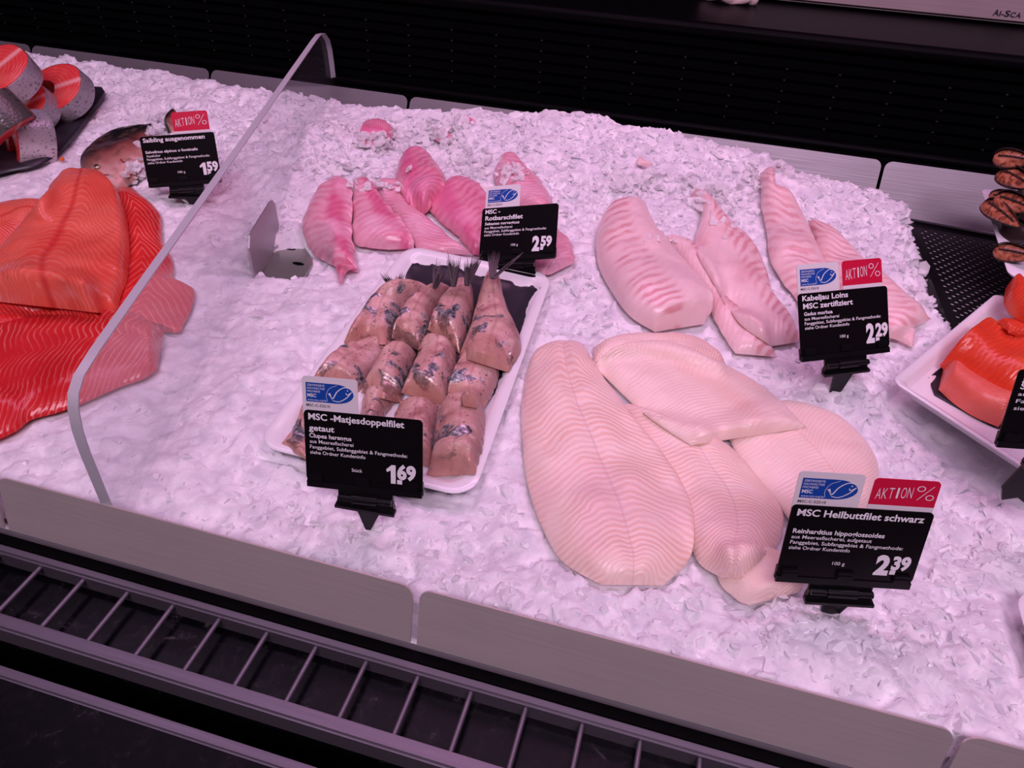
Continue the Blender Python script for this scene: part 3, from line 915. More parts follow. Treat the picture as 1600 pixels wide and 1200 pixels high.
# ------------------------------------------------------------------ trays
def rr_ring(ins, r, n=6):
    return round_poly(ins, ins, 1 - ins, 1 - ins, r, n)
def tray(name, label, corners, depth, mat, rim=.010, rad=.022, floor_drop=.012, flare=.016):
    """corners: front-left, front-right, back-right, back-left of the rim (world)"""
    c = [np.array(p, float) for p in corners]
    lx = np.linalg.norm(c[1] - c[0]); ly = np.linalg.norm(c[3] - c[0])
    up = unit(np.cross(c[1] - c[0], c[3] - c[0]))
    root = c[0] * .25 + c[1] * .25 + c[2] * .25 + c[3] * .25
    def ring(ins, r, z):
        p = round_poly(ins, ins, lx - ins, ly - ins, max(r, .002), 7)
        res = []
        for x, y in p:
            u, v = x / lx, y / ly
            q = c[0] * (1 - u) * (1 - v) + c[1] * u * (1 - v) + c[2] * u * v + c[3] * (1 - u) * v
            res.append(q + up * z)
        return res
    rings = [ring(flare, rad * .6, -depth), ring(.004, rad, -.006), ring(.0005, rad, -.0025), ring(0.0, rad, -.001), ring(.0015, rad, .0), ring(rim * .6, rad * .8, -.0006), ring(rim, rad * .75, -.0015), ring(rim + .003, rad * .7, -.004), ring(rim + .010, rad * .55, -floor_drop + .001), ring(rim + .014, rad * .5, -floor_drop)]
    n = len(rings[0])
    verts = [p for r in rings for p in r]
    faces = []
    for k in range(len(rings) - 1):
        for i in range(n):
            faces.append((k * n + i, k * n + (i + 1) % n, (k + 1) * n + (i + 1) % n, (k + 1) * n + i))
    faces.append(tuple((len(rings) - 1) * n + i for i in range(n)))
    faces.append(tuple(range(n))[::-1])
    o = mesh_obj(name, np.array(verts) - root, faces, mat)
    o.location = Vector(root)
    o.data.set_sharp_from_angle(angle=math.radians(50))
    tag(o, label, 'tray')
    # height field: rim and floor
    uu = np.linspace(.0, 1, 80)
    U, V = np.meshgrid(uu, uu, indexing='ij')
    P = c[0] * ((1 - U) * (1 - V))[..., None] + c[1] * (U * (1 - V))[..., None] + c[2] * (U * V)[..., None] + c[3] * ((1 - U) * V)[..., None]
    e = np.minimum(np.minimum(U, 1 - U) * lx, np.minimum(V, 1 - V) * ly)
    P[..., 2] -= np.clip((e - rim) / .012, 0, 1) * floor_drop
    ins = [(i, j) for i in range(80) for j in range(80)]
    gi = np.round((P[..., 0] - GX[0]) / CELL).astype(int).ravel(); gj = np.round((P[..., 1] - GY[0]) / CELL).astype(int).ravel()
    ok = (gi >= 0) & (gj >= 0) & (gi < len(GX)) & (gj < len(GY))
    return o, (gi[ok], gj[ok], P[..., 2].ravel()[ok])
def press(field):
    """the tray has been pushed into the ice: its own surface is the height there"""
    gi, gj, z = field
    T = np.full_like(H, np.nan)
    T[gi, gj] = z
    m = ~np.isnan(T)
    for _ in range(2):   # close pin holes
        P = np.pad(np.where(m, T, -9), 1, constant_values=-9)
        mx_ = np.max([P[:-2, 1:-1], P[2:, 1:-1], P[1:-1, :-2], P[1:-1, 2:]], axis=0)
        fillm = (~m) & (P[:-2, 1:-1] > -5) & (P[2:, 1:-1] > -5)
        T = np.where(fillm, mx_, T); m = m | fillm
    H[m] = T[m]
    MASK[m] = 1
    ICE0[m] = np.minimum(ICE0[m], T[m] - .016)
z0, z1 = .003, .026
TC = [at(397, 694, z0), at(738, 778, z0), at(864, 428, z1), at(636, 382, z1)]
t1, fld = tray('serving_tray', 'white tray of herring fillets in the middle of the ice', TC, .020, M['tray_white'])
press(fld)
A = at(1393, 593, .028); Bv = (at(1580, 438, .032) - A) * .86; Dv = (at(1548, 694, .028) - A) * 2.1
t2, fld2 = tray('serving_tray', 'white tray of red smoked fish pieces at the right edge', [A, A + Dv, A + Bv + Dv, A + Bv], .022, M['tray_white'], rim=.006, rad=.010, floor_drop=.018, flare=.030)
# perforated mat on the bare deck
pc = [at(1505, 560, -.015), None, None, at(1419, 346, .004)]
pc[1] = pc[0] + np.array((.135, -.01, 0)); pc[2] = pc[3] + np.array((.135, -.012, 0))
nx_, ny_ = 20, 42
bm = bmesh.new()
def bil(u, v, dz=0.0):
    p = pc[0] * (1 - u) * (1 - v) + pc[1] * u * (1 - v) + pc[2] * u * v + pc[3] * (1 - u) * v
    return (p[0], p[1], p[2] + dz)
bu, bv = .075, .05
vc = {}
def vget(i, j):
    if (i, j) not in vc: vc[(i, j)] = bm.verts.new(bil(bu + (1 - 2 * bu) * i / nx_, bv + (1 - 2 * bv) * j / ny_))
    return vc[(i, j)]
for i in range(nx_):
    for j in range(ny_):
        q = [vget(i, j), vget(i + 1, j), vget(i + 1, j + 1), vget(i, j + 1)]
        cu, cv = bu + (1 - 2 * bu) * (i + .5) / nx_, bv + (1 - 2 * bv) * (j + .5) / ny_
        if (i + j) % 2:
            bm.faces.new(q); continue
        ring = []
        for k_ in range(8):
            t = math.radians(225 + 45 * k_)
            ring.append(bm.verts.new(bil(cu + (.66 if k_ % 2 else .49) * (1 - 2 * bu) / nx_ * math.cos(t), cv + .48 * (1 - 2 * bv) / ny_ * math.sin(t) * .8)))
        for k_ in range(4):
            a0, a1, a2 = ring[2 * k_], ring[2 * k_ + 1], ring[(2 * k_ + 2) % 8]
            bm.faces.new((q[k_], q[(k_ + 1) % 4], a2, a1, a0))
O = [bm.verts.new(bil(u, v)) for u, v in ((0, 0), (1, 0), (1, 1), (0, 1))]
I = [bm.verts.new(bil(u, v)) for u, v in ((bu, bv), (1 - bu, bv), (1 - bu, 1 - bv), (bu, 1 - bv))]
for k_ in range(4):
    bm.faces.new((O[k_], O[(k_ + 1) % 4], I[(k_ + 1) % 4], I[k_]))
me_ext = bmesh.ops.extrude_face_region(bm, geom=list(bm.faces))
bmesh.ops.translate(bm, vec=(0, 0, -.0016), verts=[v for v in me_ext['geom'] if isinstance(v, bmesh.types.BMVert)])
pm = bm_obj('perforated_mat', bm, M['black_plastic'])
tag(pm, 'black perforated mat lying on the bare deck beside the mussels', 'mat')
bm = bmesh.new()
for (p, q) in ((pc[0], pc[3]), (pc[3], pc[2]), (pc[0], pc[1])):
    p, q = Vector(p), Vector(q); d = (q - p).normalized(); s = Vector((-d.y, d.x, 0)) * .003
    vs = [p - s, p + s, q + s, q - s]
    lo = [bm.verts.new(Vector((v.x, v.y, deck_z(v.y) + .0005))) for v in vs]; hi = [bm.verts.new(Vector((v.x, v.y, v.z + .0035))) for v in vs]
    bm.faces.new(hi); bm.faces.new(lo[::-1])
    for k_ in range(4): bm.faces.new((lo[k_], lo[(k_ + 1) % 4], hi[(k_ + 1) % 4], hi[k_]))
keep(bm_obj('frame', bm, M['black_plastic']), pm)
bm = bmesh.new()  # added sheet under the mat so that its holes read bright
q = [bm.verts.new(bil(u, v, -.0017)) for u, v in ((.03, .02), (.97, .02), (.97, .98), (.03, .98))]
q2 = [bm.verts.new(bil(u, v, -.0045)) for u, v in ((.03, .02), (.97, .02), (.97, .98), (.03, .98))]
bm.faces.new(q); bm.faces.new(q2[::-1])
for k_ in range(4): bm.faces.new((q[k_], q[(k_ + 1) % 4], q2[(k_ + 1) % 4], q2[k_]))
db = keep(bm_obj('added_backing', bm, M['hole_pale']), pm); db['label'] = 'added pale sheet that makes the holes of the mat look lit'
press(fld2)
# mussel tray, raised, mostly out of the frame
a3, b3 = at(1533, 292, .075), at(1577, 430, .060)
d3 = np.array((.20, -.012, .0))
t3, fld3 = tray('serving_tray', 'white tray heaped with mussels at the upper right edge', [b3, b3 + d3, a3 + d3, a3], .056, M['tray_white'], rim=.022, rad=.012, floor_drop=.024, flare=.055)
press(fld3)
# a further tray peeping in at the right edge, low down
c4 = at(1589, 935, .012)
t4, fld4 = tray('serving_tray', 'white rounded tray corner just showing at the lower right edge', [c4 + np.array((0, -.10, 0)), c4 + np.array((.18, -.10, 0)), c4 + np.array((.18, .012, 0)), c4 + np.array((0, .012, 0))], .018, M['tray_white'], rim=.008, rad=.02)
press(fld4)

# black liners
Z5 = crop(380, 370, 2.926)
fillet('tray_liner', 'black paper liner under the herring fillets', 'liner', Z5([(800, 82), (745, 170), (732, 240), (640, 420), (560, 560), (520, 640)]), Z5([(1388, 192), (1315, 300), (1270, 430), (1215, 570), (1160, 700), (1110, 770)]), .0008, M['liner'], pw=40, ends=(0, 0), bumps=0, drape=8, nu=40, nv=24)
ZS = crop(1380, 380, 3.75)
fillet('tray_liner', 'black paper liner under the smoked fish pieces', 'liner', ZS([(262, 790), (400, 680), (560, 570), (700, 480)]), ZS([(300, 890), (480, 990), (670, 1085), (830, 1100)]), .0008, M['liner'], pw=40, ends=(0, 0), bumps=0, drape=8, nu=40, nv=24)

# ------------------------------------------------------------------ fish
def F_(name, label, cat, Z, L, R, th, mat, group=None, **k):
    return fillet(name, label, cat, Z(L), Z(R), th, M[mat] if isinstance(mat, str) else mat, group, **k)
# redfish, far to near
Z4 = crop(430, 160, 3.2)
G = 'red fish fillets'
RD = dict(ragged=1.2, lumps=.004)
F_('redfish_fillet', 'hot pink fillet end poking out of the ice at the top of the red fish', 'fish fillet', Z4, [(415, 195), (450, 206), (500, 208), (560, 205)], [(438, 112), (480, 92), (530, 86), (598, 140)], .014, 'redfish_hot', G, **RD)
F_('redfish_fillet', 'pink fillet at the right rear of the red fish, behind the 2.59 tag', 'fish fillet', Z4, [(1125, 262), (1098, 360), (1130, 440), (1240, 520), (1300, 560)], [(1195, 262), (1285, 345), (1365, 440), (1392, 520), (1400, 580)], .018, 'redfish_pale', G, **RD)
F_('redfish_fillet', 'pink fillet end sticking out to the lower right of the 2.59 tag', 'fish fillet', Z4, [(1230, 640), (1250, 760), (1300, 850), (1385, 842)], [(1390, 620), (1470, 680), (1497, 740), (1490, 790)], .016, 'redfish_pale', G, **RD)
F_('redfish_fillet', 'long pale pink fillet running down behind the herring tray', 'fish fillet', Z4, [(470, 385), (560, 520), (670, 660), (730, 745)], [(630, 385), (690, 530), (800, 610), (900, 690), (985, 750)], .012, 'redfish_pale', G, **RD)
F_('redfish_fillet', 'deep pink fillet directly left of the 2.59 tag', 'fish fillet', Z4, [(860, 380), (825, 440), (765, 520), (860, 610), (945, 690), (990, 745)], [(920, 390), (1060, 420), (1075, 520), (1070, 640), (1060, 745)], .016, 'redfish_hot', G, **RD)
F_('redfish_fillet', 'pink fillet with a centre seam, second from the left of the red fish', 'fish fillet', Z4, [(385, 385), (380, 500), (385, 640), (410, 700), (560, 722)], [(470, 385), (560, 500), (650, 600), (694, 665), (690, 715)], .016, 'redfish', G, **RD)
F_('redfish_fillet', 'leftmost pink fillet of the red fish with a dark red band', 'fish fillet', Z4, [(280, 385), (190, 460), (140, 580), (148, 680), (215, 760), (310, 810)], [(385, 390), (388, 520), (378, 620), (395, 720), (412, 830)], .018, 'redfish', G, **RD)
F_('redfish_fillet', 'curled pink fillet standing proud in the middle of the red fish', 'fish fillet', Z4, [(650, 268), (602, 335), (625, 420), (665, 500), (735, 545)], [(745, 252), (825, 320), (856, 385), (805, 460), (765, 522)], .024, 'redfish_hot', G, pw=2.4, **RD)
F_('redfish_scrap', 'small hot pink tail scrap below the leftmost red fish fillet', 'fish scrap', Z4, [(300, 805), (308, 850), (325, 905)], [(412, 825), (360, 840), (332, 900)], .006, 'redfish_hot', None, nu=20, nv=12)
F_('redfish_scrap', 'small pink scrap showing through the ice right of the topmost red fish', 'fish scrap', Z4, [(800, 140), (800, 180), (830, 200)], [(850, 130), (880, 165), (870, 200)], .006, 'redfish_hot', None, nu=16, nv=10)
F_('redfish_scrap', 'thin pink scrap in the ice near the back plate above the red fish', 'fish scrap', Z4, [(940, 78), (970, 92)], [(950, 72), (1005, 92)], .004, 'redfish_hot', None, nu=12, nv=8)
# cod
Z6 = crop(900, 220, 2.759)
G = 'pink loin fillets'
F_('cod_loin', 'flat pink fillet at the right end, behind the 2.29 tag', 'fish fillet', Z6, [(1000, 330), (1050, 480), (1150, 640), (1320, 800), (1350, 850)], [(1080, 370), (1200, 470), (1330, 575), (1450, 675), (1535, 755)], .015, 'cod_right', G, ragged=.8, lumps=.004)
F_('cod_loin', 'pink flap with clear membrane at the lower right of the 2.29 tag', 'fish fillet', Z6, [(1300, 830), (1380, 850), (1455, 885)], [(1320, 800), (1400, 800), (1470, 808)], .008, 'cod_right', G, nu=24, nv=14)
F_('cod_loin', 'thin pink fillet with a silvery membrane between the two big loins', 'fish fillet', Z6, [(380, 400), (470, 530), (560, 660), (610, 780), (690, 905)], [(500, 425), (600, 570), (660, 700), (800, 810), (870, 920)], .014, 'cod_mid', G, ragged=.8, lumps=.004)
F_('cod_loin', 'long pink fillet in the middle with a dark striped right edge', 'fish fillet', Z6, [(495, 215), (545, 300), (515, 440), (590, 590), (650, 690), (720, 780), (850, 870)], [(530, 212), (670, 340), (770, 430), (822, 540), (860, 660), (930, 750), (975, 850)], .018, 'cod_mid', G, ragged=.6, lumps=.004)
F_('cod_loin', 'pale striped fillet with a pointed top rising nearest the back plates', 'fish fillet', Z6, [(800, 125), (802, 260), (825, 380), (848, 520), (930, 640), (1000, 740)], [(850, 112), (920, 205), (990, 325), (1045, 440), (1090, 540), (1140, 660)], .018, 'cod_right', G, ragged=.6, lumps=.004)
F_('cod_loin', 'thick leftmost pink loin with a striped side and blunt cut end', 'fish fillet', Z6, [(140, 285), (92, 380), (98, 510), (165, 640), (240, 735), (345, 800)], [(300, 272), (350, 380), (450, 500), (545, 600), (597, 680), (560, 765)], .028, 'cod', G, pw=2.8, ex=.5, endw=.07, lumps=.004)
F_('cod_scrap', 'small pink scrap poking out of the ice above the leftmost loin', 'fish scrap', Z6, [(262, 78), (268, 100), (330, 106)], [(280, 68), (300, 86), (332, 98)], .006, 'cod_mid', None, nu=14, nv=10)
# halibut
Z7 = crop(800, 500, 2.353)
G = 'pale flatfish fillets'
F_('halibut_fillet', 'pale fillet edge with orange stripes at the rear of the flatfish pile', 'fish fillet', Z7, [(300, 150), (480, 160), (700, 190), (770, 230)], [(300, 92), (420, 55), (520, 52), (660, 50), (790, 150)], .014, 'halibut', G, ragged=.8, lumps=.004)
F_('halibut_fillet', 'cream folded fillet tip under the lower left corner of the 2.39 tag', 'fish fillet', Z7, [(745, 880), (770, 960), (830, 1020), (880, 1038)], [(960, 850), (1060, 880), (1085, 930), (1060, 990)], .014, 'halibut_plain', G, ragged=.8, lumps=.006, nu=30)
F_('halibut_fillet', 'broad pale fillet at the right rear, behind the 2.39 tag', 'fish fillet', Z7, [(780, 380), (850, 520), (960, 640), (1050, 760), (1130, 850)], [(1010, 285), (1190, 335), (1310, 440), (1354, 560), (1310, 720)], .014, 'halibut_pale', G)
F_('halibut_fillet', 'ribbed pale fillet in the middle, partly under the top fillet', 'fish fillet', Z7, [(395, 290), (470, 430), (560, 590), (640, 760), (690, 880), (770, 935)], [(720, 425), (835, 490), (925, 590), (1000, 700), (985, 810), (925, 860), (850, 940)], .015, 'halibut', G, groove=.002, endw=.12, ragged=.6, lumps=.006)
F_('halibut_fillet', 'largest pale fillet with fine chevron ribs, leftmost of the flatfish', 'fish fillet', Z7, [(132, 76), (72, 125), (40, 260), (38, 420), (55, 590), (105, 730), (180, 870), (330, 960)], [(265, 76), (325, 180), (430, 318), (560, 480), (645, 620), (674, 740), (655, 870), (560, 962)], .017, 'halibut', G, groove=.003, endw=.12, ragged=.6, lumps=.006)
F_('halibut_fillet', 'plain smooth fillet lying on top of the flatfish pile', 'fish fillet', Z7, [(300, 155), (370, 228), (470, 322), (570, 395), (660, 452)], [(430, 82), (600, 78), (800, 162), (960, 262), (1085, 386)], .012, 'halibut_plain', G, ends=(1, 1), endw=.05)
# salmon on the left
Z2 = crop(0, 260, 2.727)
G = 'salmon sides and portions'
F_('salmon_fillet', 'striped salmon tail piece running under the clear divider', 'salmon fillet', Z2, [(470, 95), (500, 300), (480, 500), (440, 640), (500, 760)], [(560, 82), (680, 195), (692, 310), (735, 400), (745, 490), (828, 522), (765, 690), (690, 690), (660, 780)], .012, 'salmon_tail', G, ragged=1.2)
F_('salmon_fillet', 'large deep red salmon side lying flat at the left edge', 'salmon fillet', Z2, [(-60, 650), (60, 630), (220, 612), (430, 600), (560, 610), (692, 688)], [(-60, 1165), (60, 1110), (125, 1062), (240, 1030), (350, 990), (500, 925), (600, 890), (665, 850)], .020, 'salmon', G, endw=.06, lumps=.005)
F_('salmon_fillet', 'salmon piece behind the big portion at the left edge', 'salmon fillet', Z2, [(-60, 170), (50, 155), (150, 150), (280, 165)], [(-60, 390), (40, 360), (120, 300), (230, 320)], .022, 'salmon_top', G, pw=3)
F_('salmon_fillet', 'narrow striped salmon strip under the big portion', 'salmon fillet', Z2, [(-60, 530), (120, 535), (300, 550), (430, 580)], [(-60, 670), (100, 635), (250, 622), (415, 632)], .018, 'salmon_tail', G, pw=3)
F_('salmon_fillet', 'thick salmon portion with a seam down the middle, topmost of the pile', 'salmon fillet', Z2, [(300, 72), (210, 150), (110, 265), (40, 350), (-50, 440), (-60, 540)], [(445, 88), (515, 135), (542, 290), (535, 440), (505, 520), (490, 600)], .036, 'salmon_top', G, pw=5, ex=.5, endw=.05, lumps=.006, drape=10)
# smoked pieces on the right tray
G = 'smoked fish pieces on the right tray'
F_('smoked_piece', 'pale red smoked piece lying lowest in the right tray', 'fish piece', ZS, [(370, 700), (480, 790), (620, 880), (800, 960)], [(338, 828), (425, 908), (545, 985), (690, 1048)], .024, 'salmon_pale', G, pw=2.6, ex=.5)
F_('smoked_piece', 'bright red smoked piece at the rear of the right tray', 'fish piece', ZS, [(600, 505), (740, 490), (900, 430), (960, 430)], [(680, 620), (800, 640), (900, 640), (960, 640)], .030, 'salmon_smoked', G, pw=2.6, ex=.5)
F_('smoked_piece', 'thick glossy orange piece in the middle of the right tray', 'fish piece', ZS, [(590, 500), (690, 570), (840, 600), (960, 640)], [(355, 665), (440, 760), (590, 860), (780, 945)], .040, 'salmon_smoked', G, pw=2.6, ex=.5, endw=.1, lumps=.01)
F_('smoked_piece', 'upright orange piece at the back corner of the right tray', 'fish piece', ZS, [(730, 240), (720, 330), (770, 400), (840, 440)], [(760, 222), (850, 270), (930, 330), (960, 440)], .022, 'salmon_smoked', G, plane=.044, pw=2.4, ex=.5)
# herring
G = 'herring double fillets on the white tray'
HM = M['herring']
HR = [
 ('far left herring of the rear row, curving with blue silver skin', [(830, 232), (680, 236), (600, 272), (520, 360), (458, 468)], [(880, 250), (790, 300), (740, 360), (715, 420), (690, 475)], .026, 0),
 ('second herring of the rear row, silver flap at its cut end', [(910, 232), (820, 262), (740, 325), (690, 395), (678, 445)], [(962, 226), (905, 300), (865, 370), (858, 430), (800, 500)], .026, 1),
 ('third herring of the rear row, pale cut belly end', [(965, 218), (912, 272), (870, 335), (842, 400)], [(1052, 222), (1056, 305), (1040, 385), (990, 515)], .030, 2),
 ('right herring of the rear row with a grey scaly patch', [(1110, 182), (1070, 280), (1030, 420), (985, 525)], [(1168, 186), (1205, 310), (1260, 420), (1270, 500), (1215, 598)], .030, 3),
 ('left herring of the middle row, above the white label', [(620, 462), (470, 498), (390, 555), (305, 645)], [(692, 488), (645, 560), (585, 615), (520, 700)], .024, 1),
 ('second herring of the middle row with a mottled green silver patch', [(660, 508), (610, 570), (562, 645), (538, 695)], [(792, 518), (765, 600), (745, 660), (725, 745)], .024, 0),
 ('third herring of the middle row, split lengthwise and plain pink', [(815, 470), (770, 590), (722, 690)], [(978, 515), (975, 600), (955, 690), (920, 752)], .030, 2),
 ('right herring of the middle row with a ragged gold line', [(1005, 530), (962, 600), (935, 690), (955, 745)], [(1162, 555), (1168, 620), (1142, 700), (1098, 768)], .026, 3),
 ('front left herring, half hidden behind the 1.69 tag', [(300, 720), (245, 820), (215, 890), (168, 935)], [(430, 740), (400, 850), (330, 950), (285, 1005)], .020, 2),
 ('front row herring right beside the white label', [(560, 715), (545, 760), (530, 830), (520, 900)], [(700, 738), (650, 800), (630, 850), (620, 930)], .022, 0),
 ('front row herring emerging above the right end of the 1.69 tag', [(722, 735), (690, 800), (680, 880), (690, 1000)], [(895, 755), (885, 830), (875, 890), (870, 1040)], .022, 2),
 ('front right herring, blue silver skin, nearest the tray corner', [(905, 740), (882, 850), (868, 950), (835, 1075)], [(1102, 748), (1106, 830), (1095, 950), (1060, 1065)], .030, 3),
]
hb = F_('herring_fillet', 'buried herring at the left rear of the tray, only its dark tail fin standing clear', 'herring fillet', Z5, [(735, 240), (690, 250), (640, 290)], [(790, 262), (740, 290), (690, 330)], .008, HM[1], G, nu=16, nv=10)
order = [8, 9, 10, 11, 4, 5, 6, 7, 0, 1, 2, 3]
HO = {}
for i in order:
    lb, L, R, th, mi = HR[i]
    HO[i] = F_('herring_fillet', lb, 'herring fillet', Z5, L, R, th * .78, HM[mi], G, pw=2.4, ex=.62, ragged=.5, lumps=.014, endw=.17, nu=50, nv=26, drape=14, bumps=.0022)
def tail(parent, base, tips, z, dz):
    """fan of thin fin rays with torn membrane between them"""
    bm = bmesh.new()
    bl, brr = base
    for (tx, ty, sp, nr) in tips:
        prev = None
        for k_ in range(nr):
            f = k_ / (nr - 1)
            bx = (bl[0] + (brr[0] - bl[0]) * (.38 + .24 * f), bl[1] + (brr[1] - bl[1]) * (.38 + .24 * f))
            b0 = Vector(at(*Z5([bx])[0], z))
            ln = 1.02 - abs(f - .5) * .35 + random.uniform(-.16, .05)
            px = (bx[0] + (tx + (f - .5) * sp - bx[0]) * ln, bx[1] + (ty - bx[1]) * ln)
            t0 = Vector(at(*Z5([px])[0], z + dz))
            bm_tube(bm, b0, b0.lerp(t0, .6), .0011, 5, .0007); bm_tube(bm, b0.lerp(t0, .55), t0, .0008, 5, .0001)
            if prev is not None:
                a0, a1 = prev
                q = [a0, b0, b0.lerp(t0, .72), a0.lerp(a1, .66)]
                n_ = Vector((0, -.0003, .0003))
                u_ = [bm.verts.new(p + n_) for p in q]; l_ = [bm.verts.new(p - n_) for p in q]
                bm.faces.new(u_); bm.faces.new(l_[::-1])
                for i in range(4): bm.faces.new((u_[i], l_[i], l_[(i + 1) % 4], u_[(i + 1) % 4]))
            prev = (b0, t0)
    o = keep(bm_obj('tail_fin', bm, M['tail'], smooth=False), parent)
def b0_px(a, b, f): return (a[0] + (b[0] - a[0]) * f, a[1] + (b[1] - a[1]) * f)
tail(HO[0][0], ((850, 240), (905, 230)), [(890, 92, 46, 6), (925, 130, 40, 5)], .042, .014)
tail(HO[1][0], ((935, 230), (990, 226)), [(938, 62, 40, 6), (988, 84, 36, 5)], .045, .018)
tail(HO[2][0], ((995, 222), (1050, 224)), [(1085, 58, 56, 8), (1030, 84, 40, 6)], .047, .018)
tail(HO[3][0], ((1112, 190), (1166, 192)), [(1148, 55, 64, 8), (1285, 66, 14, 5)], .050, .014)
tail(hb[0], ((655, 245), (735, 235)), [(635, 160, 50, 6), (725, 160, 40, 6)], .030, .012)

# ------------------------------------------------------------------ salmon steaks on a black tray
Z1 = crop(0, 60, 5.0)
F_('steak_tray', 'black tray edge under the salmon steaks at the upper left', 'tray', Z1, [(-120, 560), (200, 420), (500, 330), (720, 385), (800, 400)], [(-120, 1090), (60, 1040), (300, 985), (500, 860), (690, 620), (825, 440)], .006, 'liner', pw=30, ends=(0, 0), bumps=0, drape=20, endw=.03)
HALF = [(0, .050), (.014, .0485), (.026, .042), (.035, .030), (.040, .014), (.041, -.004), (.037, -.024), (.032, -.044), (.027, -.060), (.022, -.066), (.015, -.063), (.015, -.052), (.018, -.036), (.020, -.018), (.016, -.004), (.007, .004), (0, .005)]
def steak(label, loc, N, D, s=1.0, th=.03, dark=False):
    N = Vector(N).normalized(); D = Vector(D); D = (D - N * D.dot(N)).normalized(); Xv = D.cross(N)
    M4 = Matrix(((Xv.x, D.x, N.x, loc[0]), (Xv.y, D.y, N.y, loc[1]), (Xv.z, D.z, N.z, loc[2]), (0, 0, 0, 1)))
    half = resample(HALF, 40)
    full = np.vstack([half, (half * [-1, 1])[-2:0:-1]]) * s
    n = len(full)
    nout = 52
    # medial shrink for the rounded rim of the cut faces
    t = np.roll(full, -1, 0) - np.roll(full, 1, 0)
    nn = np.stack([t[:, 1], -t[:, 0]], 1); nn /= np.linalg.norm(nn, axis=1, keepdims=True)
    area = np.sum(full[:, 0] * np.roll(full[:, 1], -1) - np.roll(full[:, 0], -1) * full[:, 1])
    inn = -nn if area > 0 else nn
    bm = bmesh.new()
    lay = [(full + inn * .0022, th / 2), (full + inn * .0006, th / 2 - .0006), (full, th / 2 - .002), (full, -th / 2 + .002), (full + inn * .0022, -th / 2)]
    V = [[bm.verts.new(M4 @ Vector((x, y, z))) for x, y in P] for P, z in lay]
    for a in range(len(V) - 1):
        for i in range(n):
            bm.faces.new((V[a][i], V[a][(i + 1) % n], V[a + 1][(i + 1) % n], V[a + 1][i]))
    caps = [bm.faces.new(V[0]), bm.faces.new(V[-1][::-1])]
    bmesh.ops.recalc_face_normals(bm, faces=bm.faces)
    bmesh.ops.triangulate(bm, faces=caps)
    uvl = bm.loops.layers.uv.new('UVMap')
    Mi = M4.inverted()
    for f in bm.faces:
        for l in f.loops:
            p = Mi @ l.vert.co
            l[uvl].uv = (math.hypot(p.x, p.y - .0) * 14, .5 + p.x * 4)
    me = bpy.data.meshes.new('salmon_steak'); bm.to_mesh(me); bm.free()
    me.materials.append(M['steak'])
    me.polygons.foreach_set('use_smooth', [True] * len(me.polygons)); me.set_sharp_from_angle(angle=math.radians(40))
    me.transform(Matrix.Translation(-Vector(loc)))
    o = bpy.data.objects.new('salmon_steak', me); o.location = loc; link(o)
    bpy.context.view_layer.update()
    tag(o, label, 'salmon steak', 'salmon steaks on the black tray')
    # skin wraps the outer side only
    out = [p for p in range(n) if True]
    k_ = [i for i in range(len(half)) if half[i][1] > -.0665][:27]
    idx = [(-i) % n for i in k_[::-1]] + k_[1:]
    vs, fs, uv = [], [], []
    for j, z in enumerate((th / 2 - .0008, th / 2 - .003, 0, -th / 2 + .003, -th / 2 + .0008)):
        ex = .0002 if j in (0, 4) else .0009
        for q, i in enumerate(idx):
            p = full[i] - inn[i] * ex
            vs.append(M4 @ Vector((p[0], p[1], z)))
            uv.append((j / 4, abs(q / (len(idx) - 1) * 2 - 1)))
    m_ = len(idx)
    for j in range(4):
        for q in range(m_ - 1):
            fs.append((j * m_ + q, j * m_ + q + 1, (j + 1) * m_ + q + 1, (j + 1) * m_ + q))
    sk = mesh_obj('skin', vs, fs, M['skin_dark' if dark else 'skin'], None, True, uv)
    bm = bmesh.new(); bm.from_mesh(sk.data); bmesh.ops.recalc_face_normals(bm, faces=bm.faces); bm.to_mesh(sk.data); bm.free()
    keep(sk, o); sk['label'] = 'silvery scaled skin around the steak'
    return o
steak('salmon steak lying lowest in the middle of the pile, mostly covered', at(44, 176, .045), (-.10, -.60, .75), (.7, .5, 0), .85, .030)
steak('right salmon steak facing up, one flap hanging towards the char', at(92, 148, .058), (-.05, -.62, .75), (1, .45, .2), .95, .030)
steak('front salmon steak with a narrow orange cut face and silver skin', at(48, 216, .040), (-.50, -.85, .20), (.30, .10, .95), .72, .046)
steak('salmon steak with dark back skin at the left edge, below the top steak', at(-2, 190, .070), (-.62, -.05, .78), (.75, -.25, .6), .85, .044, True)
steak('topmost salmon steak, round red face turned up, at the left edge', at(4, 124, .100), (.05, -.50, .85), (.35, .9, .1), .92, .034)
# loose roe on the ice
c = hit(98, 252)
bm = bmesh.new(); bmesh.ops.create_icosphere(bm, subdivisions=2, radius=.0032, matrix=Matrix.Translation(Vector(c) + Vector((0, 0, .003))))
rm = bm_obj('fish_roe', bm, plain('roe_orange', (.75, .16, .03), .2), smooth=True)
tag(rm, 'single orange crumb on the ice below the salmon steaks', 'crumb')

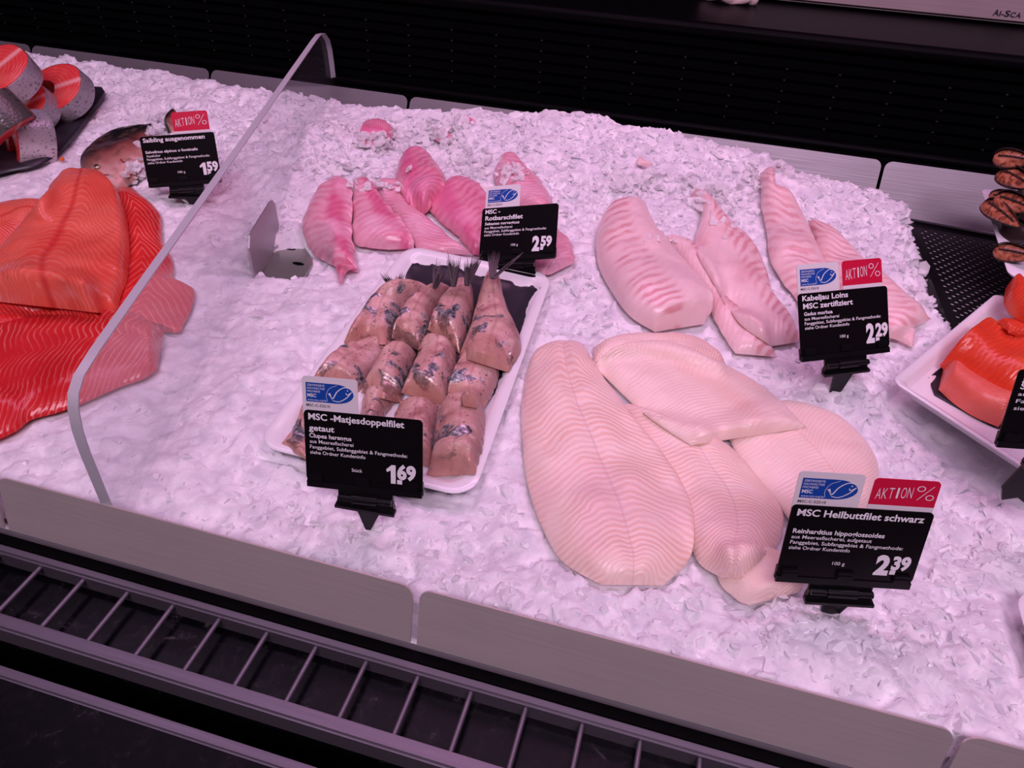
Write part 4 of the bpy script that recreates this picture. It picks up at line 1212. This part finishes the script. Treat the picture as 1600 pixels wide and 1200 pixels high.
# ------------------------------------------------------------------ gutted char in the ice
ZC = crop(0, 40, 4.0)
ch, top = F_('gutted_char', 'whole gutted char, head showing and body under the ice, left of the 1.59 tag', 'fish', ZC, [(505, 900), (518, 840), (570, 770), (640, 705), (730, 660), (860, 648), (960, 640)], [(515, 965), (560, 1000), (640, 1010), (740, 1000), (820, 950), (900, 880), (980, 830)], .028, 'char', None, pw=2.2, ex=.55, endw=.18, ends=(1, 0), nu=60, nv=34, lumps=.004)
def pick(P, x, y):
    q = P.reshape(-1, 3)
    c = (q - CAM) @ RW
    d = (800 + F * c[:, 0] / c[:, 2] - x) ** 2 + (600 + F * c[:, 1] / c[:, 2] - y) ** 2
    return Vector(q[d.argmin()])
e = pick(top, 151, 261)
bm = bmesh.new(); bmesh.ops.create_uvsphere(bm, u_segments=16, v_segments=10, radius=.0048, matrix=Matrix.Translation(e) @ Matrix.Scale(.5, 4, (0, 0, 1)))
ey_ = keep(bm_obj('eye', bm, M['eye_ring'], smooth=True), ch)
bm = bmesh.new(); bmesh.ops.create_uvsphere(bm, u_segments=12, v_segments=8, radius=.0028, matrix=Matrix.Translation(e + Vector((0, -.0008, .0016))) @ Matrix.Scale(.6, 4, (0, 0, 1)))
keep(bm_obj('pupil', bm, M['eye_black'], smooth=True), ey_)
def crease(name, pts, r, mat):
    bm = bmesh.new()
    p = [pick(top, x, y) for x, y in resample(pts, 9)]
    for a, b_ in zip(p, p[1:]): bm_tube(bm, a, b_, r, 6)
    keep(bm_obj(name, bm, M[mat], smooth=True), ch)
crease('mouth', [(131, 283), (145, 280), (158, 276), (170, 273)], .0010, 'gill')
crease('gill_slit', [(188, 250), (202, 258), (207, 268), (200, 280)], .0014, 'gill')
F_('gutted_char', 'dark nose of a second char poking out of the ice beside the red tag', 'fish', ZC, [(1025, 640), (1040, 580), (1080, 565)], [(1060, 680), (1120, 650), (1140, 600)], .022, 'char', None, pw=2.2, nu=24, nv=16)

# ------------------------------------------------------------------ mussels
def mussel(label, tip, end, hpx, z, tilt=.35, dark=False):
    a, b_ = Vector(at(*tip, z)), Vector(at(*end, z + .012))
    A = (b_ - a); L = A.length; A.normalize()
    view = (Vector(CAM) - (a + b_) / 2).normalized()
    N = (view + Vector((0, 0, tilt))); N = (N - A * N.dot(A)).normalized()
    W = N.cross(A)
    depth = (Vector(at(*tip, z)) - Vector(CAM)).length
    hw = hpx * depth / F
    def wid(t): return hw * max(0.0, math.sin(math.pi * t ** .62)) ** .75
    nt_, na = 26, 12
    def surf(kw, dep, lift, phi0, phi1, off=0.0, t0=0.0, t1=1.0):
        vs, fs = [], []
        for i in range(nt_ + 1):
            t = t0 + (t1 - t0) * i / nt_
            w = wid(t) * kw
            for j in range(na + 1):
                ph = phi0 + (phi1 - phi0) * j / na
                p = a + A * (L * t) + W * (w * math.cos(ph) + off * w) + N * (lift + dep * w * math.sin(ph))
                vs.append(p)
        for i in range(nt_):
            for j in range(na):
                q = i * (na + 1) + j
                fs.append((q, q + 1, q + na + 2, q + na + 1))
        return vs, fs
    root = empty('mussel', tuple(a.lerp(b_, .5)), label, 'mussel', 'mussels on the white tray')
    v, f = surf(1.0, .75, 0, math.pi, 2 * math.pi); v2, f2 = surf(.93, .62, .0004, math.pi, 2 * math.pi)
    n = len(v)
    keep(mesh_obj('shell', [tuple(x) for x in v + v2], f + [tuple(i + n for i in q[::-1]) for q in f2] + [(i * (na + 1) + s, (i + 1) * (na + 1) + s, n + (i + 1) * (na + 1) + s, n + i * (na + 1) + s) for s in (0, na) for i in range(nt_)], M['mussel_shell']), root)
    v, f = surf(.90, .42, -.0004, 0, math.pi, 0, .02, .98)
    keep(mesh_obj('meat', [tuple(x) for x in v], f, M['mussel_shell'] if dark else M['mussel_meat']), root)
    # thin upper valve seen on edge
    v, f = surf(1.06, .95, .0006, .05, .62, -.02); v2, f2 = surf(1.0, .85, .0002, .05, .62, -.02)
    n = len(v)
    keep(mesh_obj('upper_shell', [tuple(x) for x in v + v2], f + [tuple(i + n for i in q[::-1]) for q in f2] + [(i * (na + 1) + s, (i + 1) * (na + 1) + s, n + (i + 1) * (na + 1) + s, n + i * (na + 1) + s) for s in (0, na) for i in range(nt_)], M['mussel_shell']), root)
    if not dark:
        bm = bmesh.new()
        p = [a + A * (L * t) + W * (wid(t) * .12) + N * (wid(t) * .42 + .0003) for t in np.linspace(.15, .85, 9)]
        for q, r_ in zip(p, p[1:]): bm_tube(bm, q, r_, .0009, 6)
        keep(bm_obj('frill', bm, M['mussel_shell'], smooth=True), root)
    return root
ZM = crop(1360, 220, 6.667)
def mus(lb, t, e, h, z, **k): mussel(lb, ZM([t])[0], ZM([e])[0], h / 6.667, z, **k)
mus('dark closed mussel low in the heap, with almost no meat showing', (1350, 915), (1760, 1010), 125, .068, dark=True)
mus('lowest open mussel of the heap, above the orange fish piece', (1278, 1140), (1760, 1215), 85, .066)
mus('open mussel with a pale sheen at the left side of the heap', (1180, 640), (1560, 900), 85, .080)
mus('small open mussel touching the back rim of its tray', (1232, 575), (1620, 590), 60, .086)
mus('long open mussel across the middle of the heap', (1300, 590), (1760, 740), 95, .092)
mus('second mussel from the top of the heap', (1340, 320), (1720, 500), 95, .108)
mus('topmost mussel of the heap, against the black back panel', (1280, 170), (1740, 215), 85, .122)

for p3, d_ in (((.348, .885, .062), (.06, .01)), ((.352, .93, .064), (.06, -.01)), ((.352, .965, .070), (.06, .01)), ((.350, .91, .080), (.055, .0)), ((.352, .95, .090), (.055, .005))):
    q_ = (np.array(p3) - CAM) @ RW; r_ = (np.array((p3[0] + d_[0], p3[1] + d_[1], p3[2] + .012)) - CAM) @ RW
    mussel('dark mussel deep in the heap, nearly hidden under the others', (800 + F * q_[0] / q_[2], 600 + F * q_[1] / q_[2]), (800 + F * r_[0] / r_[2], 600 + F * r_[1] / r_[2]), 15, p3[2], dark=True)
# pink scrap on the worktop edge, by the scale
c1 = at(1107, 3, .203); c2 = at(1172, 3, .203)
bm = bmesh.new()
bmesh.ops.create_icosphere(bm, subdivisions=4, radius=1)
for v in bm.verts:
    p = v.co
    k_ = 1 + .12 * math.sin(7 * p.x + 2) + .1 * math.sin(9 * p.y + 4 * p.x)
    v.co = Vector((p.x * .036 * k_, p.y * .02 * k_, max(p.z, -.55) * .016 * k_ + .009))
    v.co += Vector(((c1[0] + c2[0]) / 2, c1[1] + .028, .2005))
tag(bm_obj('fish_piece', bm, M['cod'], smooth=True), 'small pink piece of fish lying on the black worktop beside the scale', 'fish piece')
# writing on the scale front
fl = Flat()
pa, pb = at_y(1552, 20, 1.283), at_y(1600, 23, 1.283)
fl.text('A', 0, 9, 0, 7.5, .02); fl.text('I-', 10, 17, 0, 6, .02); fl.text('S', 18, 26, 0, 7.5, .02); fl.text('C', 27, 35, 0, 6, .02); fl.text('A', 36, 44, 0, 6, .02)
sx = (pb[0] - pa[0]) / .044 
fl.v = [(x * sx * .92, y) for x, y in fl.v]
Ms = Matrix(((1, 0, 0, pa[0]), (0, 0, -1, 1.283), (0, 1, 0, pa[2] - .003), (0, 0, 0, 1)))
fl.build('lettering', Ms, .0006, M['ink_black'], body)

# ------------------------------------------------------------------ price tags
sub = ('Fanggebiet, Subfanggebiet & Fangmethode:', 'siehe Ordner Kundeninfo')
def std(y0, dy, x0, xa, xb, xc, first, xf):
    return [(first, x0, xf, y0, .044, .006), (sub[0], x0, xb, y0 + dy, .044, .006), (sub[1], x0, xc, y0 + 2 * dy, .044, .006)]
price_tag((-.1948, .3469, .0254), (.9927, .0908, .0793), (-.1075, .3692, .9231),
          [('MSC -Matjesdoppelfilet', .04, .85, .115, .078, .024), ('getaut', .042, .26, .255, .070, .024), ('Clupea harengus', .042, .405, .345, .052, .02)] + std(.417, .071, .044, 0, .875, .52, 'aus Meeresfischerei', .42),
          ('1', '69', .695, .775, .945, .60, .84), 'black price tag reading 1.69 in front of the herring tray', msc=(-.01, .46, -.42), unit_txt=('Stück', .40, .49, .74), spike=34)
price_tag((.1424, .3619, .0310), (.9731, .2303, -.0051), (-.0521, .2417, .969),
          [('MSC Heilbuttfilet schwarz', .045, .94, .125, .080, .024), ('Reinhardtius hippoglossoides', .045, .70, .345, .055, .02)] + std(.415, .070, .045, 0, .855, .485, 'aus Meeresfischerei, aufgetaut', .62),
          ('2', '39', .695, .80, .945, .58, .81), 'black price tag reading 2.39 in front of the pale flatfish fillets', msc=(.0, .46, -.40), aktion=(.525, .985, -.37), unit_txt=('100 g', .385, .475, .73), spike=40)
price_tag((.1549, .6087, .0490), (.8742, .4855, -.0048), (-.2655, .4863, .8325),
          [('Kabeljau Loins', .045, .55, .11, .075, .024), ('MSC zertifiziert', .05, .60, .225, .075, .024), ('Gadus morhua', .055, .37, .325, .050, .02)] + std(.395, .067, .058, 0, .91, .55, 'aus Meeresfischerei', .44),
          ('2', '29', .735, .83, .985, .555, .81), 'black price tag reading 2.29 between the pink loins and the flatfish', msc=(.01, .47, -.42), aktion=(.51, .955, -.42), unit_txt=('100 g', .44, .535, .70), spike=52)
price_tag((-.1773, .7031, .0349), (.9633, -.0612, .2612), (-.1509, .6815, .7161),
          [('MSC -', .045, .245, .11, .075, .024), ('Rotbarschfilet', .05, .55, .235, .078, .024), ('Sebastes norvegicus', .05, .51, .325, .050, .02)] + std(.40, .067, .05, 0, .865, .515, 'aus Meeresfischerei', .42),
          ('2', '59', .695, .79, .945, .60, .84), 'black price tag reading 2.59 behind the herring tray', msc=(.03, .49, -.42), unit_txt=('100 g', .42, .51, .74), spike=38)
price_tag((-.6139, .7450, .0341), (.9371, .3378, .0876), (-.214, .3582, .9088),
          [('Saibling ausgenommen', .04, .87, .115, .078, .024), ('Salvelinus alpinus x fontinalis', .045, .75, .33, .050, .02)] + std(.40, .068, .048, 0, .895, .52, 'Aquakultur', .24),
          ('1', '59', .735, .82, .985, .58, .82), 'black price tag reading 1.59 left of the clear divider', aktion=(.47, .95, -.42), unit_txt=('100 g', .43, .53, .75), spike=38)
price_tag((.2850, .4890, .0804), (.9833, .1789, .0317), (-.0786, .2613, .9621),
          [('g', .045, .09, .14, .075, .024), ('Sa', .045, .13, .235, .070, .024), ('aus', .045, .14, .32, .045, .004), ('Fang', .045, .20, .41, .045, .004), ('siehe', .045, .20, .50, .045, .004)], None,
          'black price tag cut off by the right edge, over the smoked fish tray', wide=True)

# ------------------------------------------------------------------ crushed ice
base = ICE0
act = np.clip(.8 + vnoise(HX, HY, .10, 21) * .7, .3, 1.2) * (.5 + .5 * np.clip(np.maximum((HX + .34) / .12, (HY - .72) / .1), 0, 1))
ICE = base + act * (facets(HX, HY, .021, 31) * .0085 + facets(HX, HY, .012, 32) * .0042) + vnoise(HX, HY, .007, 33) * .0010
hole = blur((MASK > 0).astype(float), 3)
ICE = np.where(MASK > 0, np.minimum(ICE, base - .003), ICE)
MK = MASK > 0
# grid mesh, only what stays in front of the back plates
plate_y = 1.09 - (.06 - ICE) / math.tan(th_)
ok = (HY < plate_y - .002) & (HX > -1.38) & (HY > .2875)
ICE = np.where(HY < .2935, -.058, ICE)
nI, nJ = HX.shape
ids = -np.ones((nI, nJ), int)
quad = ok[:-1, :-1] & ok[1:, :-1] & ok[:-1, 1:] & ok[1:, 1:]
use = np.zeros((nI, nJ), bool)
use[:-1, :-1] |= quad; use[1:, :-1] |= quad; use[:-1, 1:] |= quad; use[1:, 1:] |= quad
# keep to what a camera near the photograph's could see
P = np.stack([HX, HY, ICE], 2).reshape(-1, 3)
def project(P):
    q = (P - CAM) @ RW
    return 800 + F * q[:, 0] / q[:, 2], 600 + F * q[:, 1] / q[:, 2], q[:, 2]
ux, uy, uz = project(P)
near = ((ux > -420) & (ux < 2020) & (uy > -200) & (uy < 1500)).reshape(nI, nJ)
quad &= near[:-1, :-1]
use = np.zeros((nI, nJ), bool)
use[:-1, :-1] |= quad; use[1:, :-1] |= quad; use[:-1, 1:] |= quad; use[1:, 1:] |= quad
ids[use] = np.arange(use.sum())
V = P.reshape(nI, nJ, 3)[use]
qi, qj = np.nonzero(quad)
Fc = np.stack([ids[qi, qj], ids[qi + 1, qj], ids[qi + 1, qj + 1], ids[qi, qj + 1]], 1)
# shards
tmpl = []
for i in range(40):
    bm = bmesh.new()
    r = np.random.default_rng(100 + i)
    sc_ = np.array([1, r.uniform(.55, .95), r.uniform(.28, .6)])
    for p in r.normal(0, 1, (r.integers(9, 14), 3)):
        bm.verts.new(tuple(p / np.linalg.norm(p) * r.uniform(.75, 1.05) * sc_))
    res = bmesh.ops.convex_hull(bm, input=bm.verts)
    bmesh.ops.delete(bm, geom=[v for v in bm.verts if not v.link_faces], context='VERTS')
    bmesh.ops.recalc_face_normals(bm, faces=bm.faces)
    bm.verts.index_update()
    tmpl.append((np.array([tuple(v.co) for v in bm.verts]), np.array([[v.index for v in f.verts] for f in bm.faces])))
    bm.free()
def rotm(r, n, flat):
    yaw = r.uniform(0, 2 * math.pi, n); pit = r.normal(0, flat, n); rol = r.normal(0, flat, n)
    cy, sy, cp, sp_, cr, sr = np.cos(yaw), np.sin(yaw), np.cos(pit), np.sin(pit), np.cos(rol), np.sin(rol)
    R = np.empty((n, 3, 3))
    R[:, 0, 0] = cy * cp; R[:, 0, 1] = cy * sp_ * sr - sy * cr; R[:, 0, 2] = cy * sp_ * cr + sy * sr
    R[:, 1, 0] = sy * cp; R[:, 1, 1] = sy * sp_ * sr + cy * cr; R[:, 1, 2] = sy * sp_ * cr - cy * sr
    R[:, 2, 0] = -sp_; R[:, 2, 1] = cp * sr; R[:, 2, 2] = cp * cr
    return R
def shards(pos, size, flat, seed):
    r = np.random.default_rng(seed)
    R = rotm(r, len(pos), flat)
    tid = r.integers(0, len(tmpl), len(pos))
    vs, fs, off = [], [], 0
    for t, (tv, tf) in enumerate(tmpl):
        m_ = np.nonzero(tid == t)[0]
        if not len(m_): continue
        w = np.einsum('nij,kj->nki', R[m_], tv) * size[m_][:, None, None] + pos[m_][:, None, :]
        vs.append(w.reshape(-1, 3))
        fs.append((tf[None] + (np.arange(len(m_)) * len(tv))[:, None, None] + off).reshape(-1, 3))
        off += w.shape[0] * w.shape[1]
    return np.vstack(vs), np.vstack(fs)
def cloud(n, smin, smax, sink, flat, seed, cond=None):
    r = np.random.default_rng(seed)
    x = r.uniform(-1.36, .62, n * 3); y = r.uniform(.290, 1.07, n * 3)
    z = samp(ICE, x, y)
    ux, uy, uz = project(np.stack([x, y, z], 1))
    k_ = (ux > -300) & (ux < 1900) & (uy > -100) & (uy < 1400)
    k_ &= (samp(hole, x, y) < .02) & (samp(BRKM.astype(float), x, y) < .3)
    k_ &= y < 1.09 - (.06 - z) / math.tan(th_) - .006
    k_ &= z > deck_z(y) - .001
    if cond is not None: k_ &= cond(x, y, r)
    k_ &= y > .302
    x, y, z = x[k_][:n], y[k_][:n], z[k_][:n]
    s = r.uniform(0, 1, len(x)) ** 1.8 * (smax - smin) + smin
    s *= np.where(x < -.32, .8, 1)
    return np.stack([x, y, z - s * sink], 1), s, flat, seed
rough_ = lambda x, y, r: (r.random(len(x)) < .30 + .70 * np.clip(np.maximum((x + .34) / .12, (y - .72) / .1), 0, 1))
sets = [cloud(9000, .0045, .0125, .30, .42, 1, rough_), cloud(4000, .0025, .005, .2, .6, 2, rough_),
        cloud(2600, .007, .0135, .30, .45, 3, lambda x, y, r: (y > .86 - .1 * (x > .1)) | (x > .08) & (r.random(len(x)) < .35))]
# ice lying over parts of the fish
Hs = H
def sprinkle(px, py, rx, ry, n, smin, smax, seed):
    r = np.random.default_rng(seed)
    n = int(n * .6)
    q = r.normal(0, .5, (n, 2))
    P = hits(np.stack([px + q[:, 0] * rx, py + q[:, 1] * ry], 1), Hs)
    s = r.uniform(smin, smax, n) * 1.35
    P[:, 2] += s * r.uniform(-.2, .5, n)
    m_ = P[:, 1] < 1.05
    return P[m_], s[m_], .6, seed
for k_, a in enumerate([(600, 222, 60, 16, 170, .003, .008), (690, 205, 70, 26, 260, .003, .009), (735, 255, 42, 30, 200, .003, .009), (545, 262, 70, 18, 150, .003, .007), (590, 290, 40, 9, 60, .002, .006),
                       (800, 272, 26, 14, 70, .003, .007), (985, 285, 60, 24, 170, .003, .009), (1090, 300, 50, 22, 120, .003, .009), (1135, 320, 30, 40, 90, .003, .007), (1040, 372, 28, 16, 40, .002, .005), (1175, 275, 18, 30, 60, .003, .008),
                       (1235, 255, 40, 16, 60, .003, .009), (240, 195, 32, 22, 130, .003, .009), (215, 268, 20, 14, 60, .003, .007), (262, 215, 22, 14, 60, .003, .007), (1448, 440, 18, 26, 40, .005, .010), (1452, 418, 8, 8, 6, .008, .012),
                       (1435, 372, 26, 8, 26, .004, .008), (1462, 350, 30, 4, 14, .004, .008), (1250, 945, 60, 12, 40, .002, .005), (560, 820, 30, 10, 30, .003, .006), (300, 302, 26, 10, 50, .003, .008), (680, 160, 50, 14, 120, .004, .010), (1330, 285, 50, 14, 60, .004, .010)]):
    sets.append(sprinkle(*a, 500 + k_))
me_v, me_f = [], []
off = 0
n_plain = 0
for si_, (pos, s, flat, seed) in enumerate(sets):
    if not len(pos): continue
    v, f = shards(pos, s, flat, seed)
    me_v.append(v); me_f.append(f + off); off += len(v)
    if si_ < 3: n_plain += len(f)
SV, SF = np.vstack(me_v), np.vstack(me_f)
nv0 = len(V)
me = bpy.data.meshes.new('crushed_ice')
AV = np.vstack([V, SV])
loops = np.concatenate([Fc.ravel(), (SF + nv0).ravel()])
starts = np.concatenate([np.arange(len(Fc)) * 4, len(Fc) * 4 + np.arange(len(SF)) * 3])
me.vertices.add(len(AV)); me.vertices.foreach_set('co', AV.astype(np.float32).ravel())
me.loops.add(len(loops)); me.loops.foreach_set('vertex_index', loops.astype(np.int32))
me.polygons.add(len(starts)); me.polygons.foreach_set('loop_start', starts.astype(np.int32))
me.update(calc_edges=True); me.validate()
sm = np.zeros(len(me.polygons), bool); sm[:len(Fc)] = True
me.polygons.foreach_set('use_smooth', sm)
me.materials.append(M['ice']); me.materials.append(M['ice_shard']); me.materials.append(M['ice_clear'])
mi = np.ones(len(me.polygons), np.int32); mi[:len(Fc)] = 0; mi[len(Fc) + n_plain:] = 2
me.polygons.foreach_set('material_index', mi)
ice = bpy.data.objects.new('crushed_ice', me); link(ice)
tag(ice, 'bed of crushed ice that the fish, trays and price tags lie in', 'ice', kind='stuff')

# ------------------------------------------------------------------ light
def area(name, loc, target, sx, sy, power, col, spread=180):
    ld = bpy.data.lights.new(name, 'AREA'); ld.shape = 'RECTANGLE'; ld.size = sx; ld.size_y = sy; ld.energy = power; ld.color = col
    ld.spread = math.radians(spread)
    o = bpy.data.objects.new(name, ld); link(o); o.location = loc
    d = Vector(target) - Vector(loc)
    o.rotation_euler = d.to_track_quat('-Z', 'Y').to_euler()
    return o
area('counter_lamp', (-.1, .70, 1.2), (-.1, .72, 0), 2.6, .22, 6.2, (.94, .61, 1.0))
area('fish_lamp', (-.05, 1.0, 1.1), (-.05, .85, 0), 1.1, .12, 4.2, (1.0, .36, .74))
area('aisle_ceiling_lamp', (.3, -1.3, 2.3), (0, .3, 0), 2.0, .6, 54.0, (1.0, .72, .96))
w = bpy.data.worlds.new('World'); S.world = w; w.use_nodes = True
w.node_tree.nodes['Background'].inputs[0].default_value = (.10, .075, .095, 1)
w.node_tree.nodes['Background'].inputs[1].default_value = .22
S.view_settings.view_transform = 'Standard'
S.view_settings.look = 'None'
S.view_settings.exposure = 0.0
S.view_settings.gamma = 1.0
S.view_settings.use_curve_mapping = False
S.cycles.use_denoising = True
S.cycles.max_bounces = 8
S.cycles.transparent_max_bounces = 8
S.cycles.caustics_reflective = False
S.cycles.caustics_refractive = False
